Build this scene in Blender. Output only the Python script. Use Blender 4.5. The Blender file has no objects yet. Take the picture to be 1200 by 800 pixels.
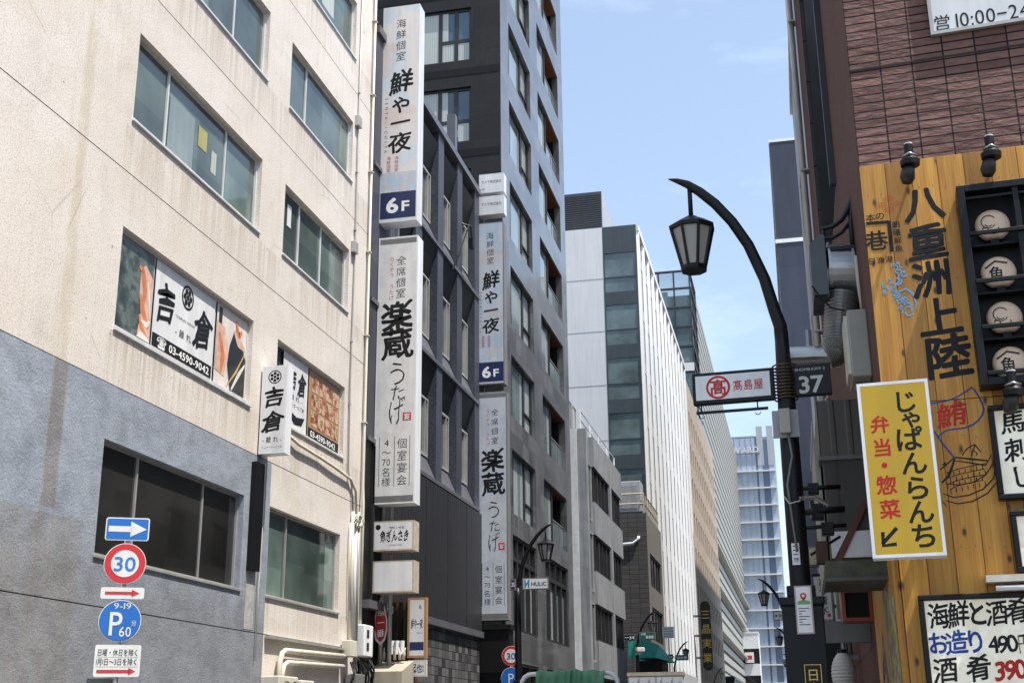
import bpy, math, random
from mathutils import Vector, Matrix
random.seed(11)
SC = bpy.context.scene
COL = SC.collection
R = math.radians

# ------------------------------------------------------------------ camera
F_PX, PITCH, YAW, ROLL = 1454.336, 0.300885, -0.219183, -0.0092866   # photograph is 1200 x 800
EYE = Vector((0.0, 0.0, 1.6))
_fwd = Vector((math.sin(YAW) * math.cos(PITCH), math.cos(YAW) * math.cos(PITCH), math.sin(PITCH)))
_r0 = Vector((math.cos(YAW), -math.sin(YAW), 0.0))
_u0 = _r0.cross(_fwd)
_rt = math.cos(ROLL) * _r0 + math.sin(ROLL) * _u0
_up = -math.sin(ROLL) * _r0 + math.cos(ROLL) * _u0
cam = bpy.data.objects.new('camera', bpy.data.cameras.new('camera'))
COL.objects.link(cam)
cam.matrix_world = Matrix(((_rt.x, _up.x, -_fwd.x, EYE.x), (_rt.y, _up.y, -_fwd.y, EYE.y), (_rt.z, _up.z, -_fwd.z, EYE.z), (0, 0, 0, 1)))
cam.data.sensor_width = 36
cam.data.lens = F_PX / 1200 * 36
cam.data.clip_start = 0.05
cam.data.clip_end = 5000
SC.camera = cam

# ------------------------------------------------------------------ light
SUN = Vector((0.36, -0.145, 0.93)).normalized()            # direction towards the sun
wd = bpy.data.worlds.new('World'); SC.world = wd; wd.use_nodes = True
nt = wd.node_tree; nt.nodes.clear()
sky = nt.nodes.new('ShaderNodeTexSky'); sky.sky_type = 'NISHITA'; sky.sun_disc = False
sky.sun_elevation = math.asin(SUN.z); sky.sun_rotation = math.atan2(SUN.x, SUN.y)
sky.air_density = 1.0; sky.dust_density = 1.6; sky.ozone_density = 1.3
tc = nt.nodes.new('ShaderNodeTexCoord')
mp = nt.nodes.new('ShaderNodeMapping'); mp.inputs['Scale'].default_value = (1.0, 1.0, 3.2)
nz = nt.nodes.new('ShaderNodeTexNoise'); nz.inputs['Scale'].default_value = 3.0; nz.inputs['Detail'].default_value = 7; nz.inputs['Roughness'].default_value = 0.6
rp = nt.nodes.new('ShaderNodeValToRGB'); rp.color_ramp.elements[0].position = 0.46; rp.color_ramp.elements[1].position = 0.78
rp.color_ramp.elements[0].color = (0.16, 0.16, 0.16, 1); rp.color_ramp.elements[1].color = (0.55, 0.55, 0.55, 1)
mx = nt.nodes.new('ShaderNodeMixRGB'); mx.inputs[2].default_value = (6.0, 7.0, 7.8, 1)
bg = nt.nodes.new('ShaderNodeBackground'); bg.inputs[1].default_value = 0.105
wo = nt.nodes.new('ShaderNodeOutputWorld')
nt.links.new(tc.outputs['Generated'], mp.inputs[0]); nt.links.new(mp.outputs[0], nz.inputs['Vector'])
nt.links.new(nz.outputs[0], rp.inputs[0]); nt.links.new(rp.outputs[0], mx.inputs[0])
nt.links.new(sky.outputs[0], mx.inputs[1]); nt.links.new(mx.outputs[0], bg.inputs[0]); nt.links.new(bg.outputs[0], wo.inputs[0])
sl = bpy.data.lights.new('sun', 'SUN'); sl.energy = 3.75; sl.angle = R(0.53); sl.color = (1.0, 0.955, 0.88)
so = bpy.data.objects.new('sun', sl); COL.objects.link(so)
so.rotation_euler = (-SUN).to_track_quat('-Z', 'Y').to_euler(); so.location = (20, -20, 60)
vs = SC.view_settings; vs.view_transform = 'Standard'; vs.look = 'None'; vs.gamma = 1; vs.exposure = 1.15; vs.use_curve_mapping = False

# ------------------------------------------------------------------ materials
class NT:
    def __init__(s, name):
        s.m = bpy.data.materials.new(name); s.m.use_nodes = True
        s.t = s.m.node_tree; s.b = s.t.nodes['Principled BSDF']
    def n(s, kind, **kw):
        x = s.t.nodes.new('ShaderNode' + kind)
        for k, v in kw.items():
            if k in x.inputs: x.inputs[k].default_value = v
            else: setattr(x, k, v)
        return x
    def l(s, a, b): s.t.links.new(a, b)
    def noise(s, vec, scale, detail=4, rough=0.55):
        x = s.n('TexNoise', Scale=scale, Detail=detail, Roughness=rough); s.l(vec, x.inputs['Vector']); return x.outputs['Fac']
    def ramp(s, fac, stops):
        x = s.n('ValToRGB'); e = x.color_ramp.elements
        while len(e) < len(stops): e.new(0.5)
        for q, (p, c) in zip(e, stops):
            q.position = p; q.color = (c, c, c, 1) if isinstance(c, (int, float)) else (*c, 1)
        s.l(fac, x.inputs[0]); return x.outputs[0]
    def mix(s, fac, a, b, mode='MIX'):
        x = s.n('MixRGB', blend_type=mode)
        for q, v in ((0, fac), (1, a), (2, b)):
            if isinstance(v, (int, float)): x.inputs[q].default_value = v if q == 0 else (v, v, v, 1)
            elif isinstance(v, (tuple, list)): x.inputs[q].default_value = (*v, 1)
            else: s.l(v, x.inputs[q])
        return x.outputs[0]
    def math(s, op, a, b=0.0, c=None):
        x = s.n('Math', operation=op)
        for q, v in enumerate((a, b) + ((c,) if c is not None else ())):
            if isinstance(v, (int, float)): x.inputs[q].default_value = v
            else: s.l(v, x.inputs[q])
        return x.outputs[0]
    def map(s, vec, scale=(1, 1, 1), loc=(0, 0, 0)):
        x = s.n('Mapping'); x.inputs['Scale'].default_value = scale; x.inputs['Location'].default_value = loc
        s.l(vec, x.inputs[0]); return x.outputs[0]
    def pos(s): return s.n('NewGeometry').outputs['Position']
    def uv(s): return s.n('TexCoord').outputs['UV']
    def bump(s, h, strength, dist=0.01, prev=None):
        x = s.n('Bump'); x.inputs['Strength'].default_value = strength; x.inputs['Distance'].default_value = dist
        s.l(h, x.inputs['Height'])
        if prev is not None: s.l(prev, x.inputs['Normal'])
        return x.outputs[0]
    def done(s, col=None, rough=None, normal=None, metal=None, spec=None):
        for key, v in (('Base Color', col), ('Roughness', rough), ('Metallic', metal), ('Specular IOR Level', spec)):
            if v is None: continue
            if isinstance(v, (int, float)): s.b.inputs[key].default_value = v
            elif isinstance(v, (tuple, list)): s.b.inputs[key].default_value = (*v, 1)
            else: s.l(v, s.b.inputs[key])
        if normal is not None: s.l(normal, s.b.inputs['Normal'])
        return s.m

def plain(name, col, rough=0.55, metal=0.0, var=0.10, vscale=2.5, bump=0.0, bscale=50, streak=0.12, spec=0.5):
    n = NT(name); p = n.pos()
    f = n.noise(p, vscale, 6, 0.6)
    c = n.mix(1.0, n.ramp(f, [(0.25, 1 - var), (0.75, 1 + var)]), col, 'MULTIPLY')
    if streak:
        g = n.noise(n.map(p, (5.5, 5.5, 0.35)), 1.0, 5, 0.6)
        c = n.mix(1.0, c, n.ramp(g, [(0.35, 1 - streak * 1.4), (0.62, 1.0)]), 'MULTIPLY')
    r = n.math('ADD', n.math('MULTIPLY', n.noise(p, vscale * 3, 4), 0.16), rough - 0.08)
    nm = n.bump(n.noise(p, bscale, 3), bump, 0.01) if bump else None
    return n.done(c, r, nm, metal, spec)

def glass(name, col, rough=0.04, spec=0.6, var=0.35, curtain=None, cscale=0.6, full=False, cells=False):
    n = NT(name); u = n.uv(); p = n.pos()
    f = n.noise(n.map(p, (0.5, 0.5, 0.5)), 1.3, 3)
    c = n.mix(1.0, n.ramp(f, [(0.3, 1 - var), (0.7, 1 + var)]), col, 'MULTIPLY')
    if curtain:
        wv = n.n('TexWave', Scale=cscale * 6, Distortion=2.5, Detail=2.0); n.l(n.map(u, (1, 0.06, 1)), wv.inputs['Vector'])
        cc = n.mix(1.0, n.ramp(wv.outputs['Fac'], [(0.0, 0.72), (1.0, 1.05)]), curtain, 'MULTIPLY')
        if full: return n.done(cc, 0.5, None, 0, 0.3)
        msk = n.noise(n.map(u, (0.9, 0.02, 1)), 1.1, 1)
        c = n.mix(n.ramp(msk, [(0.47, 0.0), (0.5, 1.0)]), c, cc)
    if not cells:
        m = n.done(c, rough, n.bump(n.noise(p, 0.9, 2), 0.10, 0.02), 0.0, spec)
        n.b.inputs['Coat Weight'].default_value = 0.6 if curtain else 0.0; n.b.inputs['Coat Roughness'].default_value = 0.03
        return m
    wn = n.n('TexWhiteNoise', noise_dimensions='2D'); oi = n.n('ObjectInfo'); sx = n.n('SeparateXYZ'); n.l(u, sx.inputs[0])
    cx = n.n('CombineXYZ'); n.l(n.math('FLOOR', n.math('DIVIDE', sx.outputs[0], 1.07)), cx.inputs[0]); n.l(oi.outputs['Random'], cx.inputs[1]); n.l(cx.outputs[0], wn.inputs['Vector'])
    c = n.mix(1.0, c, n.ramp(wn.outputs[0], [(0.0, 0.55), (0.6, 1.0), (1.0, 1.75)]), 'MULTIPLY')
    bl = n.math('GREATER_THAN', n.math('FRACT', n.math('ADD', n.math('MULTIPLY', sx.outputs[1], 0.6), n.math('MULTIPLY', wn.outputs[0], 3.0))), 0.55)
    c = n.mix(n.math('MULTIPLY', bl, 0.35), c, n.mix(1.0, c, (1.9, 1.8, 1.7), 'MULTIPLY'))
    nm = n.bump(n.noise(p, 0.9, 2), 0.10, 0.02)
    m = n.done(c, rough, nm, 0.0, spec)
    n.b.inputs['Coat Weight'].default_value = 0.6 if curtain else 0.0
    n.b.inputs['Coat Roughness'].default_value = 0.03
    return m

M = {}
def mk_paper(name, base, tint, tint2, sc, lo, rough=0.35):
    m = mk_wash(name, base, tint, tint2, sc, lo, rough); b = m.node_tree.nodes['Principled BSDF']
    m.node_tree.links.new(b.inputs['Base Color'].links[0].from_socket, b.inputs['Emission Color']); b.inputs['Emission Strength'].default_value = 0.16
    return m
def mk_cream():
    n = NT('cream_stucco'); p = n.pos(); sp = n.n('SeparateXYZ'); n.l(p, sp.inputs[0])
    big = n.noise(p, 0.55, 6, 0.6)
    c = n.mix(big, (0.595, 0.535, 0.475), (0.70, 0.65, 0.60))
    vf = n.noise(n.map(p, (1, 7, 0.3)), 1.0, 6, 0.65)
    c = n.mix(n.ramp(vf, [(0.52, 0.0), (0.78, 0.42)]), c, (0.48, 0.40, 0.31))
    lowz = n.ramp(n.math('SUBTRACT', 12.0, sp.outputs[2]), [(0.0, 0.0), (0.9, 1.0)])
    c = n.mix(n.math('MULTIPLY', lowz, n.ramp(n.noise(n.map(p, (1, 2.2, 0.6)), 0.9, 6, 0.65), [(0.45, 0.0), (0.72, 0.22)])), c, (0.58, 0.45, 0.32))
    tz = n.math('FRACT', n.math('DIVIDE', n.math('SUBTRACT', sp.outputs[2], 3.79), 3.13))
    run = n.math('MULTIPLY', n.ramp(tz, [(0.62, 0.0), (0.99, 1.0)]), n.ramp(n.noise(n.map(p, (1, 11, 0.35), (0, 3, 0)), 1.0, 5, 0.7), [(0.42, 0.0), (0.68, 0.75)]))
    run = n.math('MULTIPLY', run, n.math('GREATER_THAN', sp.outputs[1], 14.7))
    c = n.mix(run, c, (0.36, 0.30, 0.23))
    # the scar of a removed downpipe, and rain marks close to it
    wob = n.math('MULTIPLY', n.math('SUBTRACT', n.noise(n.map(p, (1, 2, 1.2)), 2.0, 4), 0.5), 0.16)
    d = n.math('ABSOLUTE', n.math('SUBTRACT', n.math('ADD', sp.outputs[1], wob), 13.66))
    strip = n.ramp(d, [(0.07, 0.55), (0.17, 0.0)])
    patch = n.ramp(n.noise(n.map(p, (1, 3, 0.9)), 2.2, 5), [(0.34, 0.25), (0.5, 0.95)])
    c = n.mix(n.math('MULTIPLY', strip, patch), c, (0.50, 0.42, 0.30))
    pa = n.noise(n.map(p, (1, 0.45, 0.8)), 1.0, 3, 0.5)
    c = n.mix(n.ramp(pa, [(0.56, 0.0), (0.575, 0.35)]), c, (0.70, 0.66, 0.62))
    pb = n.noise(n.map(p, (1, 0.7, 0.5), (0, 9, 3)), 1.2, 5, 0.6)
    c = n.mix(n.ramp(pb, [(0.58, 0.0), (0.72, 0.40)]), c, (0.42, 0.37, 0.31))
    vc = n.n('TexVoronoi', feature='DISTANCE_TO_EDGE', Scale=0.55); wv_ = n.mix(0.25, p, n.n('TexNoise', Scale=1.6, Detail=5).outputs['Color']); n.l(wv_, vc.inputs['Vector'])
    ck = n.math('MULTIPLY', n.ramp(vc.outputs['Distance'], [(0.0, 1.0), (0.006, 0.0)]), n.ramp(n.noise(p, 0.7, 2), [(0.54, 0.0), (0.64, 0.40)]))
    c = n.mix(ck, c, (0.22, 0.18, 0.15))
    # gritty aggregate
    g = n.noise(p, 34, 3, 0.7)
    c = n.mix(1.0, c, n.ramp(g, [(0.30, 0.66), (0.50, 1.0), (0.75, 1.12)]), 'MULTIPLY')
    sp2 = n.noise(p, 7.5, 2, 0.5)
    c = n.mix(n.ramp(sp2, [(0.74, 0.0), (0.78, 0.7)]), c, (0.25, 0.20, 0.15))
    nm = n.bump(n.mix(0.5, g, n.noise(p, 75, 2, 0.7)), 0.6, 0.012)
    nm = n.bump(n.noise(p, 1.1, 3), 0.25, 0.06, nm)
    return n.done(c, 0.9, nm, 0, 0.2)
def mk_blue():
    n = NT('blue_grey_paint'); p = n.pos(); sp = n.n('SeparateXYZ'); n.l(p, sp.inputs[0])
    big = n.noise(p, 0.8, 6, 0.6)
    c = n.mix(big, (0.235, 0.265, 0.315), (0.33, 0.36, 0.405))
    low = n.ramp(n.math('ADD', n.math('MULTIPLY', n.math('SUBTRACT', 4.3, sp.outputs[2]), 0.5), n.math('MULTIPLY', n.noise(n.map(p, (1, 3, 0.15)), 1.3, 5), 0.9)), [(0.5, 0.0), (0.95, 0.75)])
    c = n.mix(low, c, (0.20, 0.205, 0.215))
    nearer = n.ramp(n.math('ADD', n.math('SUBTRACT', 14.6, sp.outputs[1]), n.math('MULTIPLY', n.noise(p, 1.5, 4), 0.5)), [(0.2, 0.0), (0.5, 1.0)])
    lowp = n.math('LESS_THAN', n.math('ADD', sp.outputs[2], n.math('MULTIPLY', n.noise(p, 3.0, 4), 0.25)), 4.32)
    c = n.mix(n.math('MULTIPLY', n.math('MULTIPLY', nearer, lowp), n.ramp(n.noise(n.map(p, (1, 2.5, 0.5)), 1.6, 5), [(0.3, 0.25), (0.6, 0.65)])), c, (0.225, 0.212, 0.20))
    rust = n.noise(n.map(p, (1, 9, 0.25)), 1.0, 5, 0.6)
    c = n.mix(n.ramp(rust, [(0.63, 0.0), (0.72, 0.55)]), c, (0.23, 0.17, 0.11))
    wob = n.math('MULTIPLY', n.math('SUBTRACT', n.noise(n.map(p, (1, 3, 1)), 3.0, 4), 0.5), 0.10)
    d = n.math('ABSOLUTE', n.math('SUBTRACT', n.math('ADD', sp.outputs[1], wob), 13.70))
    hi = n.ramp(n.math('SUBTRACT', sp.outputs[2], 4.25), [(0.0, 0.0), (0.03, 1.0)])
    c = n.mix(n.math('MULTIPLY', n.math('LESS_THAN', d, 0.14), hi), c, (0.225, 0.22, 0.225))
    edge = n.ramp(n.math('ABSOLUTE', n.math('SUBTRACT', d, 0.15)), [(0.0, 0.45), (0.03, 0.0)])
    c = n.mix(edge, c, (0.26, 0.19, 0.12))
    mo = n.noise(n.map(p, (1, 0.8, 1.1)), 2.6, 6, 0.7)
    c = n.mix(1.0, c, n.ramp(mo, [(0.32, 0.72), (0.55, 1.0), (0.75, 1.14)]), 'MULTIPLY')
    g = n.noise(p, 26, 4, 0.7)
    c = n.mix(1.0, c, n.ramp(g, [(0.28, 0.80), (0.55, 1.0), (0.78, 1.08)]), 'MULTIPLY')
    nm = n.bump(g, 0.7, 0.015)
    nm = n.bump(n.noise(n.map(p, (1, 1, 1.6)), 5, 5, 0.7), 0.22, 0.03, nm)
    return n.done(c, 0.8, nm, 0, 0.3)
def mk_granite(name, c0, c1, rough=0.25, tile=(1.2, 0.8), line=0.75, spec=0.5, speck=0.25, tv=0.18):
    n = NT(name); p = n.pos(); u = n.uv()
    f = n.noise(p, 45, 2, 0.7)
    c = n.mix(n.ramp(f, [(0.5 - speck, 0), (0.5 + speck, 1)]), c0, c1)
    vf = n.noise(n.map(p, (3, 3, 0.5)), 1.0, 5, 0.65)
    c = n.mix(1.0, c, n.ramp(vf, [(0.3, 0.78), (0.7, 1.15)]), 'MULTIPLY')
    bt = n.n('TexBrick', offset=0.0); bt.inputs['Scale'].default_value = 1; bt.inputs['Brick Width'].default_value = tile[0]; bt.inputs['Row Height'].default_value = tile[1]
    bt.inputs['Mortar Size'].default_value = 0.012; bt.inputs['Color1'].default_value = (1 - tv, 1 - tv, 1 - tv, 1); bt.inputs['Color2'].default_value = (1 + tv, 1 + tv, 1 + tv, 1); bt.inputs['Mortar'].default_value = (line, line, line, 1)
    n.l(u, bt.inputs['Vector'])
    c = n.mix(1.0, c, bt.outputs['Color'], 'MULTIPLY')
    r = n.math('ADD', n.math('MULTIPLY', vf, 0.2), rough - 0.1)
    return n.done(c, r, None, 0, spec)
def mk_brick(name, ca, cb, w, h, mort=0.007, rock=1.0):
    n = NT(name); u = n.uv(); p = n.pos()
    bt = n.n('TexBrick', offset=0.0); bt.inputs['Scale'].default_value = 1; bt.inputs['Brick Width'].default_value = w; bt.inputs['Row Height'].default_value = h
    bt.inputs['Mortar Size'].default_value = mort; bt.inputs['Mortar Smooth'].default_value = 0.15; bt.inputs['Bias'].default_value = 0.0
    bt.inputs['Color1'].default_value = (*ca, 1); bt.inputs['Color2'].default_value = (*cb, 1); bt.inputs['Mortar'].default_value = (0.012, 0.010, 0.010, 1)
    n.l(u, bt.inputs['Vector'])
    f = n.noise(n.map(u, (3, 9, 1)), 3, 5, 0.65)
    c = n.mix(1.0, bt.outputs['Color'], n.ramp(f, [(0.3, 0.72), (0.7, 1.22)]), 'MULTIPLY')
    hgt = n.math('SUBTRACT', n.math('MULTIPLY', n.noise(n.map(u, (2.6, 7, 1)), 2, 5, 0.6), 1.3 * rock), n.math('MULTIPLY', bt.outputs['Fac'], 1.2))
    nm = n.bump(hgt, 0.9, 0.02)
    return n.done(c, 0.75, nm, 0, 0.25)
def mk_wood():
    n = NT('knotty_cedar'); u = n.uv(); sp = n.n('SeparateXYZ'); n.l(u, sp.inputs[0])
    pid = n.math('FLOOR', n.math('DIVIDE', sp.outputs[0], 0.205))
    wn = n.n('TexWhiteNoise', noise_dimensions='1D'); n.l(pid, wn.inputs['W'])
    cv = n.n('CombineXYZ'); n.l(sp.outputs[0], cv.inputs[0]); n.l(n.math('ADD', sp.outputs[1], n.math('MULTIPLY', wn.outputs[0], 37.0)), cv.inputs[1]); n.l(pid, cv.inputs[2])
    v = cv.outputs[0]
    warp = n.noise(n.map(v, (2.5, 0.7, 1)), 1.6, 2)
    g = n.noise(n.map(v, (7.0, 0.28, 1)), 1.7, 6, 0.62)
    fine = n.noise(n.map(v, (60, 1.2, 1)), 1.5, 4, 0.6)
    c = n.mix(n.ramp(g, [(0.30, 0.0), (0.70, 1.0)]), (0.36, 0.150, 0.018), (0.62, 0.315, 0.052))
    c = n.mix(1.0, c, n.ramp(fine, [(0.3, 0.75), (0.65, 1.08)]), 'MULTIPLY')
    c = n.mix(1.0, c, n.ramp(wn.outputs[0], [(0.0, 0.66), (1.0, 1.25)]), 'MULTIPLY')
    c = n.mix(n.ramp(warp, [(0.55, 0), (0.75, 0.45)]), c, (0.33, 0.13, 0.035))
    vo = n.n('TexVoronoi', voronoi_dimensions='2D', Scale=1.0); n.l(n.map(v, (4.3, 2.0, 1), (0.37, 0.2, 0)), vo.inputs['Vector'])
    c = n.mix(n.ramp(vo.outputs['Distance'], [(0.035, 0.95), (0.055, 0.55), (0.10, 0.0)]), c, (0.06, 0.022, 0.008))
    nm = n.bump(fine, 0.25, 0.006)
    return n.done(c, 0.48, nm, 0, 0.4)
def mk_ribbed(name, col, pitch, rough=0.45, metal=0.0, depth=0.02):
    n = NT(name); u = n.uv(); sp = n.n('SeparateXYZ'); n.l(u, sp.inputs[0]); p = n.pos()
    t = n.math('ABSOLUTE', n.math('SUBTRACT', n.math('FRACT', n.math('DIVIDE', sp.outputs[0], pitch)), 0.5))
    h = n.ramp(t, [(0.30, 0.0), (0.38, 1.0)])
    f = n.noise(n.map(p, (4, 4, 0.4)), 1.0, 5)
    c = n.mix(1.0, n.ramp(f, [(0.3, 0.78), (0.7, 1.12)]), col, 'MULTIPLY')
    return n.done(c, rough, n.bump(h, 0.8, depth), metal, 0.5)
def mk_photo_print(name, cols, scale, seed=0.0, rough=0.3):
    # a printed photograph of food, as colour patches
    n = NT(name); u = n.uv()
    w = n.noise(n.map(u, (1, 1, 1), (seed, seed, 0)), scale * 0.7, 5, 0.65)
    v = n.n('TexVoronoi', Scale=scale); n.l(n.map(u, (1, 0.8, 1), (seed, 0, 0)), v.inputs['Vector'])
    a = n.ramp(w, [(0.38, cols[0]), (0.46, cols[1]), (0.54, cols[2]), (0.62, cols[3])])
    c = n.mix(n.ramp(v.outputs['Distance'], [(0.1, 0.0), (0.8, 0.4)]), a, cols[1])
    c = n.mix(1.0, c, n.ramp(n.noise(u, scale * 6, 4, 0.7), [(0.3, 0.7), (0.7, 1.2)]), 'MULTIPLY')
    return n.done(c, rough, None, 0, 0.4)
def mk_wash(name, base, tint, tint2, sc=1.2, lo=0.52, rough=0.35):
    # translucent sign face with a faint printed colour wash
    n = NT(name); u = n.uv()
    w = n.noise(u, sc, 5, 0.55)
    c = n.mix(n.ramp(w, [(lo, 0.0), (lo + 0.025, 0.55)]), base, tint)
    w2 = n.noise(n.map(u, (1, 1, 1), (4.2, 7.7, 0)), sc * 0.8, 5, 0.6)
    c = n.mix(n.ramp(w2, [(lo + 0.04, 0.0), (lo + 0.09, 0.5)]), c, tint2)
    g = n.noise(n.map(u, (9, 0.5, 1)), 1.0, 4)
    c = n.mix(1.0, c, n.ramp(g, [(0.3, 0.90), (0.6, 1.0)]), 'MULTIPLY')
    return n.done(c, rough, None, 0, 0.45)
def mk_asphalt():
    n = NT('asphalt'); p = n.pos()
    c = n.mix(n.noise(p, 0.5, 5), (0.038, 0.038, 0.040), (0.062, 0.061, 0.06))
    g = n.noise(p, 90, 2, 0.7)
    c = n.mix(1.0, c, n.ramp(g, [(0.3, 0.7), (0.7, 1.3)]), 'MULTIPLY')
    return n.done(c, 0.85, n.bump(g, 0.5, 0.01), 0, 0.3)

M['cream'] = mk_cream(); M['blue'] = mk_blue()
M['asphalt'] = mk_asphalt()
M['paving'] = mk_granite('pavement_slabs', (0.20, 0.195, 0.185), (0.28, 0.27, 0.26), 0.7, (0.6, 0.3), 0.5)
M['ground'] = plain('ground_concrete', (0.16, 0.16, 0.155), 0.9)
M['kerbstone'] = plain('kerbstone', (0.30, 0.30, 0.29), 0.85, bump=0.3)
M['roadpaint'] = plain('road_paint', (0.72, 0.72, 0.70), 0.7, var=0.2, vscale=8)
M['joint'] = plain('joint_shadow_gap', (0.03, 0.028, 0.025), 0.9)
M['alu'] = plain('aluminium', (0.70, 0.70, 0.70), 0.4, 0.15, var=0.06)
M['alu_dull'] = plain('weathered_aluminium', (0.42, 0.41, 0.39), 0.5, 0.4, var=0.15)
M['dark_alu'] = plain('bronze_anodised', (0.035, 0.033, 0.034), 0.4, 0.3)
M['white'] = plain('white_enamel', (0.76, 0.77, 0.78), 0.4, var=0.05, streak=0.10)
M['offwhite'] = plain('ivory_plastic', (0.60, 0.56, 0.47), 0.5, var=0.08, streak=0.15)
M['grey'] = plain('grey_paint', (0.28, 0.28, 0.28), 0.55)
M['midgrey'] = plain('mid_grey_metal', (0.16, 0.16, 0.155), 0.5)
M['black'] = plain('black_paint', (0.007, 0.007, 0.008), 0.42, var=0.2, spec=0.25)
M['ink'] = plain('black_ink', (0.012, 0.012, 0.013), 0.5, streak=0, var=0.1, spec=0.2)
M['ink_soft'] = plain('worn_black_ink', (0.022, 0.021, 0.022), 0.6, streak=0, var=0.3, spec=0.2)
M['red_ink'] = plain('red_ink', (0.45, 0.025, 0.02), 0.5, streak=0, var=0.12, spec=0.2)
M['blue_ink'] = plain('blue_ink', (0.02, 0.055, 0.26), 0.5, streak=0, var=0.12, spec=0.2)
M['navy'] = plain('navy_print', (0.012, 0.022, 0.085), 0.4, streak=0.05)
M['sky_ink'] = plain('light_blue_ink', (0.12, 0.30, 0.48), 0.55, streak=0)
M['white_ink'] = plain('white_ink', (0.78, 0.78, 0.77), 0.5, streak=0, var=0.05)
M['gold'] = plain('gold_leaf', (0.52, 0.36, 0.08), 0.4, 0.3, streak=0)
M['sign_blue'] = plain('traffic_blue', (0.012, 0.13, 0.46), 0.35, streak=0.06, var=0.06)
M['sign_red'] = plain('traffic_red', (0.56, 0.02, 0.025), 0.35, streak=0.06, var=0.06)
M['sign_white'] = plain('traffic_white', (0.70, 0.69, 0.66), 0.35, streak=0.08, var=0.05)
M['sign_green'] = plain('street_sign_green', (0.012, 0.10, 0.085), 0.4, streak=0.05)
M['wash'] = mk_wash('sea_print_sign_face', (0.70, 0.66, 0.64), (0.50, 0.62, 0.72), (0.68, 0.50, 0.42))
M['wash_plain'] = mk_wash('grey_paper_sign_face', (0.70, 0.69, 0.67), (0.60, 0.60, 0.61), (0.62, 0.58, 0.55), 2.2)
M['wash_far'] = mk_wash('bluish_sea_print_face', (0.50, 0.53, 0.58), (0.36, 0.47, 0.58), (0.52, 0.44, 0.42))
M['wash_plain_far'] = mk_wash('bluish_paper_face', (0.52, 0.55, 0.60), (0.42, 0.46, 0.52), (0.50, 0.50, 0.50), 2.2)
M['sky_print'] = mk_wash('blue_cloud_print', (0.40, 0.53, 0.66), (0.62, 0.50, 0.42), (0.55, 0.60, 0.66), 4.0, 0.46)
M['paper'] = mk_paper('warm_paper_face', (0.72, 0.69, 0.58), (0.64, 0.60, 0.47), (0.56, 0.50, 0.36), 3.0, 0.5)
M['panel_white'] = plain('sign_panel_white', (0.70, 0.70, 0.70), 0.35, var=0.07, streak=0.10)
M['rustframe'] = plain('rusty_cream_frame', (0.46, 0.40, 0.31), 0.6, var=0.25, vscale=6)
M['teal_pane'] = glass('teal_window_glass', (0.075, 0.105, 0.095), var=0.5, cells=True)
M['shop_pane'] = glass('dim_window_glass', (0.07, 0.068, 0.06), var=0.5)
M['dark_pane'] = glass('dark_window_glass', (0.018, 0.018, 0.017), var=0.4, cells=True)
M['curtain_pane'] = glass('curtained_window_glass', (0.05, 0.06, 0.06), curtain=(0.55, 0.56, 0.53))
M['curtain_full'] = glass('drawn_curtain', (0.05, 0.06, 0.06), curtain=(0.46, 0.49, 0.47), full=True)
M['tower_pane'] = glass('tower_window_glass', (0.17, 0.21, 0.21), curtain=(0.42, 0.46, 0.45), cscale=0.4)
M['sky_pane'] = glass('reflective_glass', (0.045, 0.085, 0.12), 0.03, 0.9)
M['office_pane'] = glass('office_green_glass', (0.11, 0.145, 0.148), 0.06, 0.7)
M['onward_pane'] = glass('pale_blue_glass', (0.34, 0.40, 0.50), 0.3, 0.5, var=0.10)
M['dark_granite'] = mk_granite('dark_granite', (0.006, 0.006, 0.006), (0.028, 0.027, 0.027), 0.55, (1.0, 0.9), 0.6, 0.25)
M['side_granite'] = mk_granite('polished_grey_granite', (0.058, 0.057, 0.058), (0.145, 0.14, 0.14), 0.16, (1.0, 0.62), 0.5, 0.8, 0.25, 0.34)
M['black_granite'] = mk_granite('speckled_black_stone', (0.010, 0.011, 0.017), (0.075, 0.08, 0.105), 0.5, (4.0, 4.0), 0.9, 0.5, 0.12)
M['black_clad'] = mk_ribbed('ribbed_black_cladding', (0.020, 0.020, 0.022), 0.21, 0.5, 0.1)
M['dark_tile'] = mk_brick('dark_glazed_tile', (0.020, 0.021, 0.023), (0.12, 0.12, 0.12), 0.33, 0.22, 0.01, 0.3)
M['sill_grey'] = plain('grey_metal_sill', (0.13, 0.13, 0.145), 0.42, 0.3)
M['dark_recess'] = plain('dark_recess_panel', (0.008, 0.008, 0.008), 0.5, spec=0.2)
M['spandrel'] = plain('zinc_spandrel', (0.38, 0.39, 0.40), 0.45, 0.3, var=0.18, vscale=1.2, streak=0.25)
M['render_white'] = plain('rough_white_render', (0.70, 0.70, 0.70), 0.9, bump=1.0, bscale=9, var=0.15)
M['white_concrete'] = plain('pale_concrete_panels', (0.60, 0.605, 0.615), 0.7, var=0.04, vscale=0.4, streak=0.06)
M['fin'] = plain('white_fin', (0.62, 0.62, 0.62), 0.5, var=0.04, streak=0.04)
M['fin_gap'] = glass('fin_gap_glass', (0.06, 0.075, 0.09), 0.06, 0.8)
M['beige'] = mk_granite('beige_tile', (0.41, 0.335, 0.265), (0.50, 0.415, 0.335), 0.6, (1.5, 0.9), 0.8, 0.3, 0.25, 0.08)
M['dark_brick'] = mk_brick('dark_grey_brick', (0.060, 0.054, 0.050), (0.080, 0.072, 0.068), 0.6, 0.3, 0.012, 0.3)
M['louvre'] = plain('grey_louvre', (0.29, 0.29, 0.27), 0.5, 0.1, var=0.06, streak=0.05)
M['louvre_dark'] = plain('dark_louvre_backing', (0.05, 0.052, 0.052), 0.6)
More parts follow.
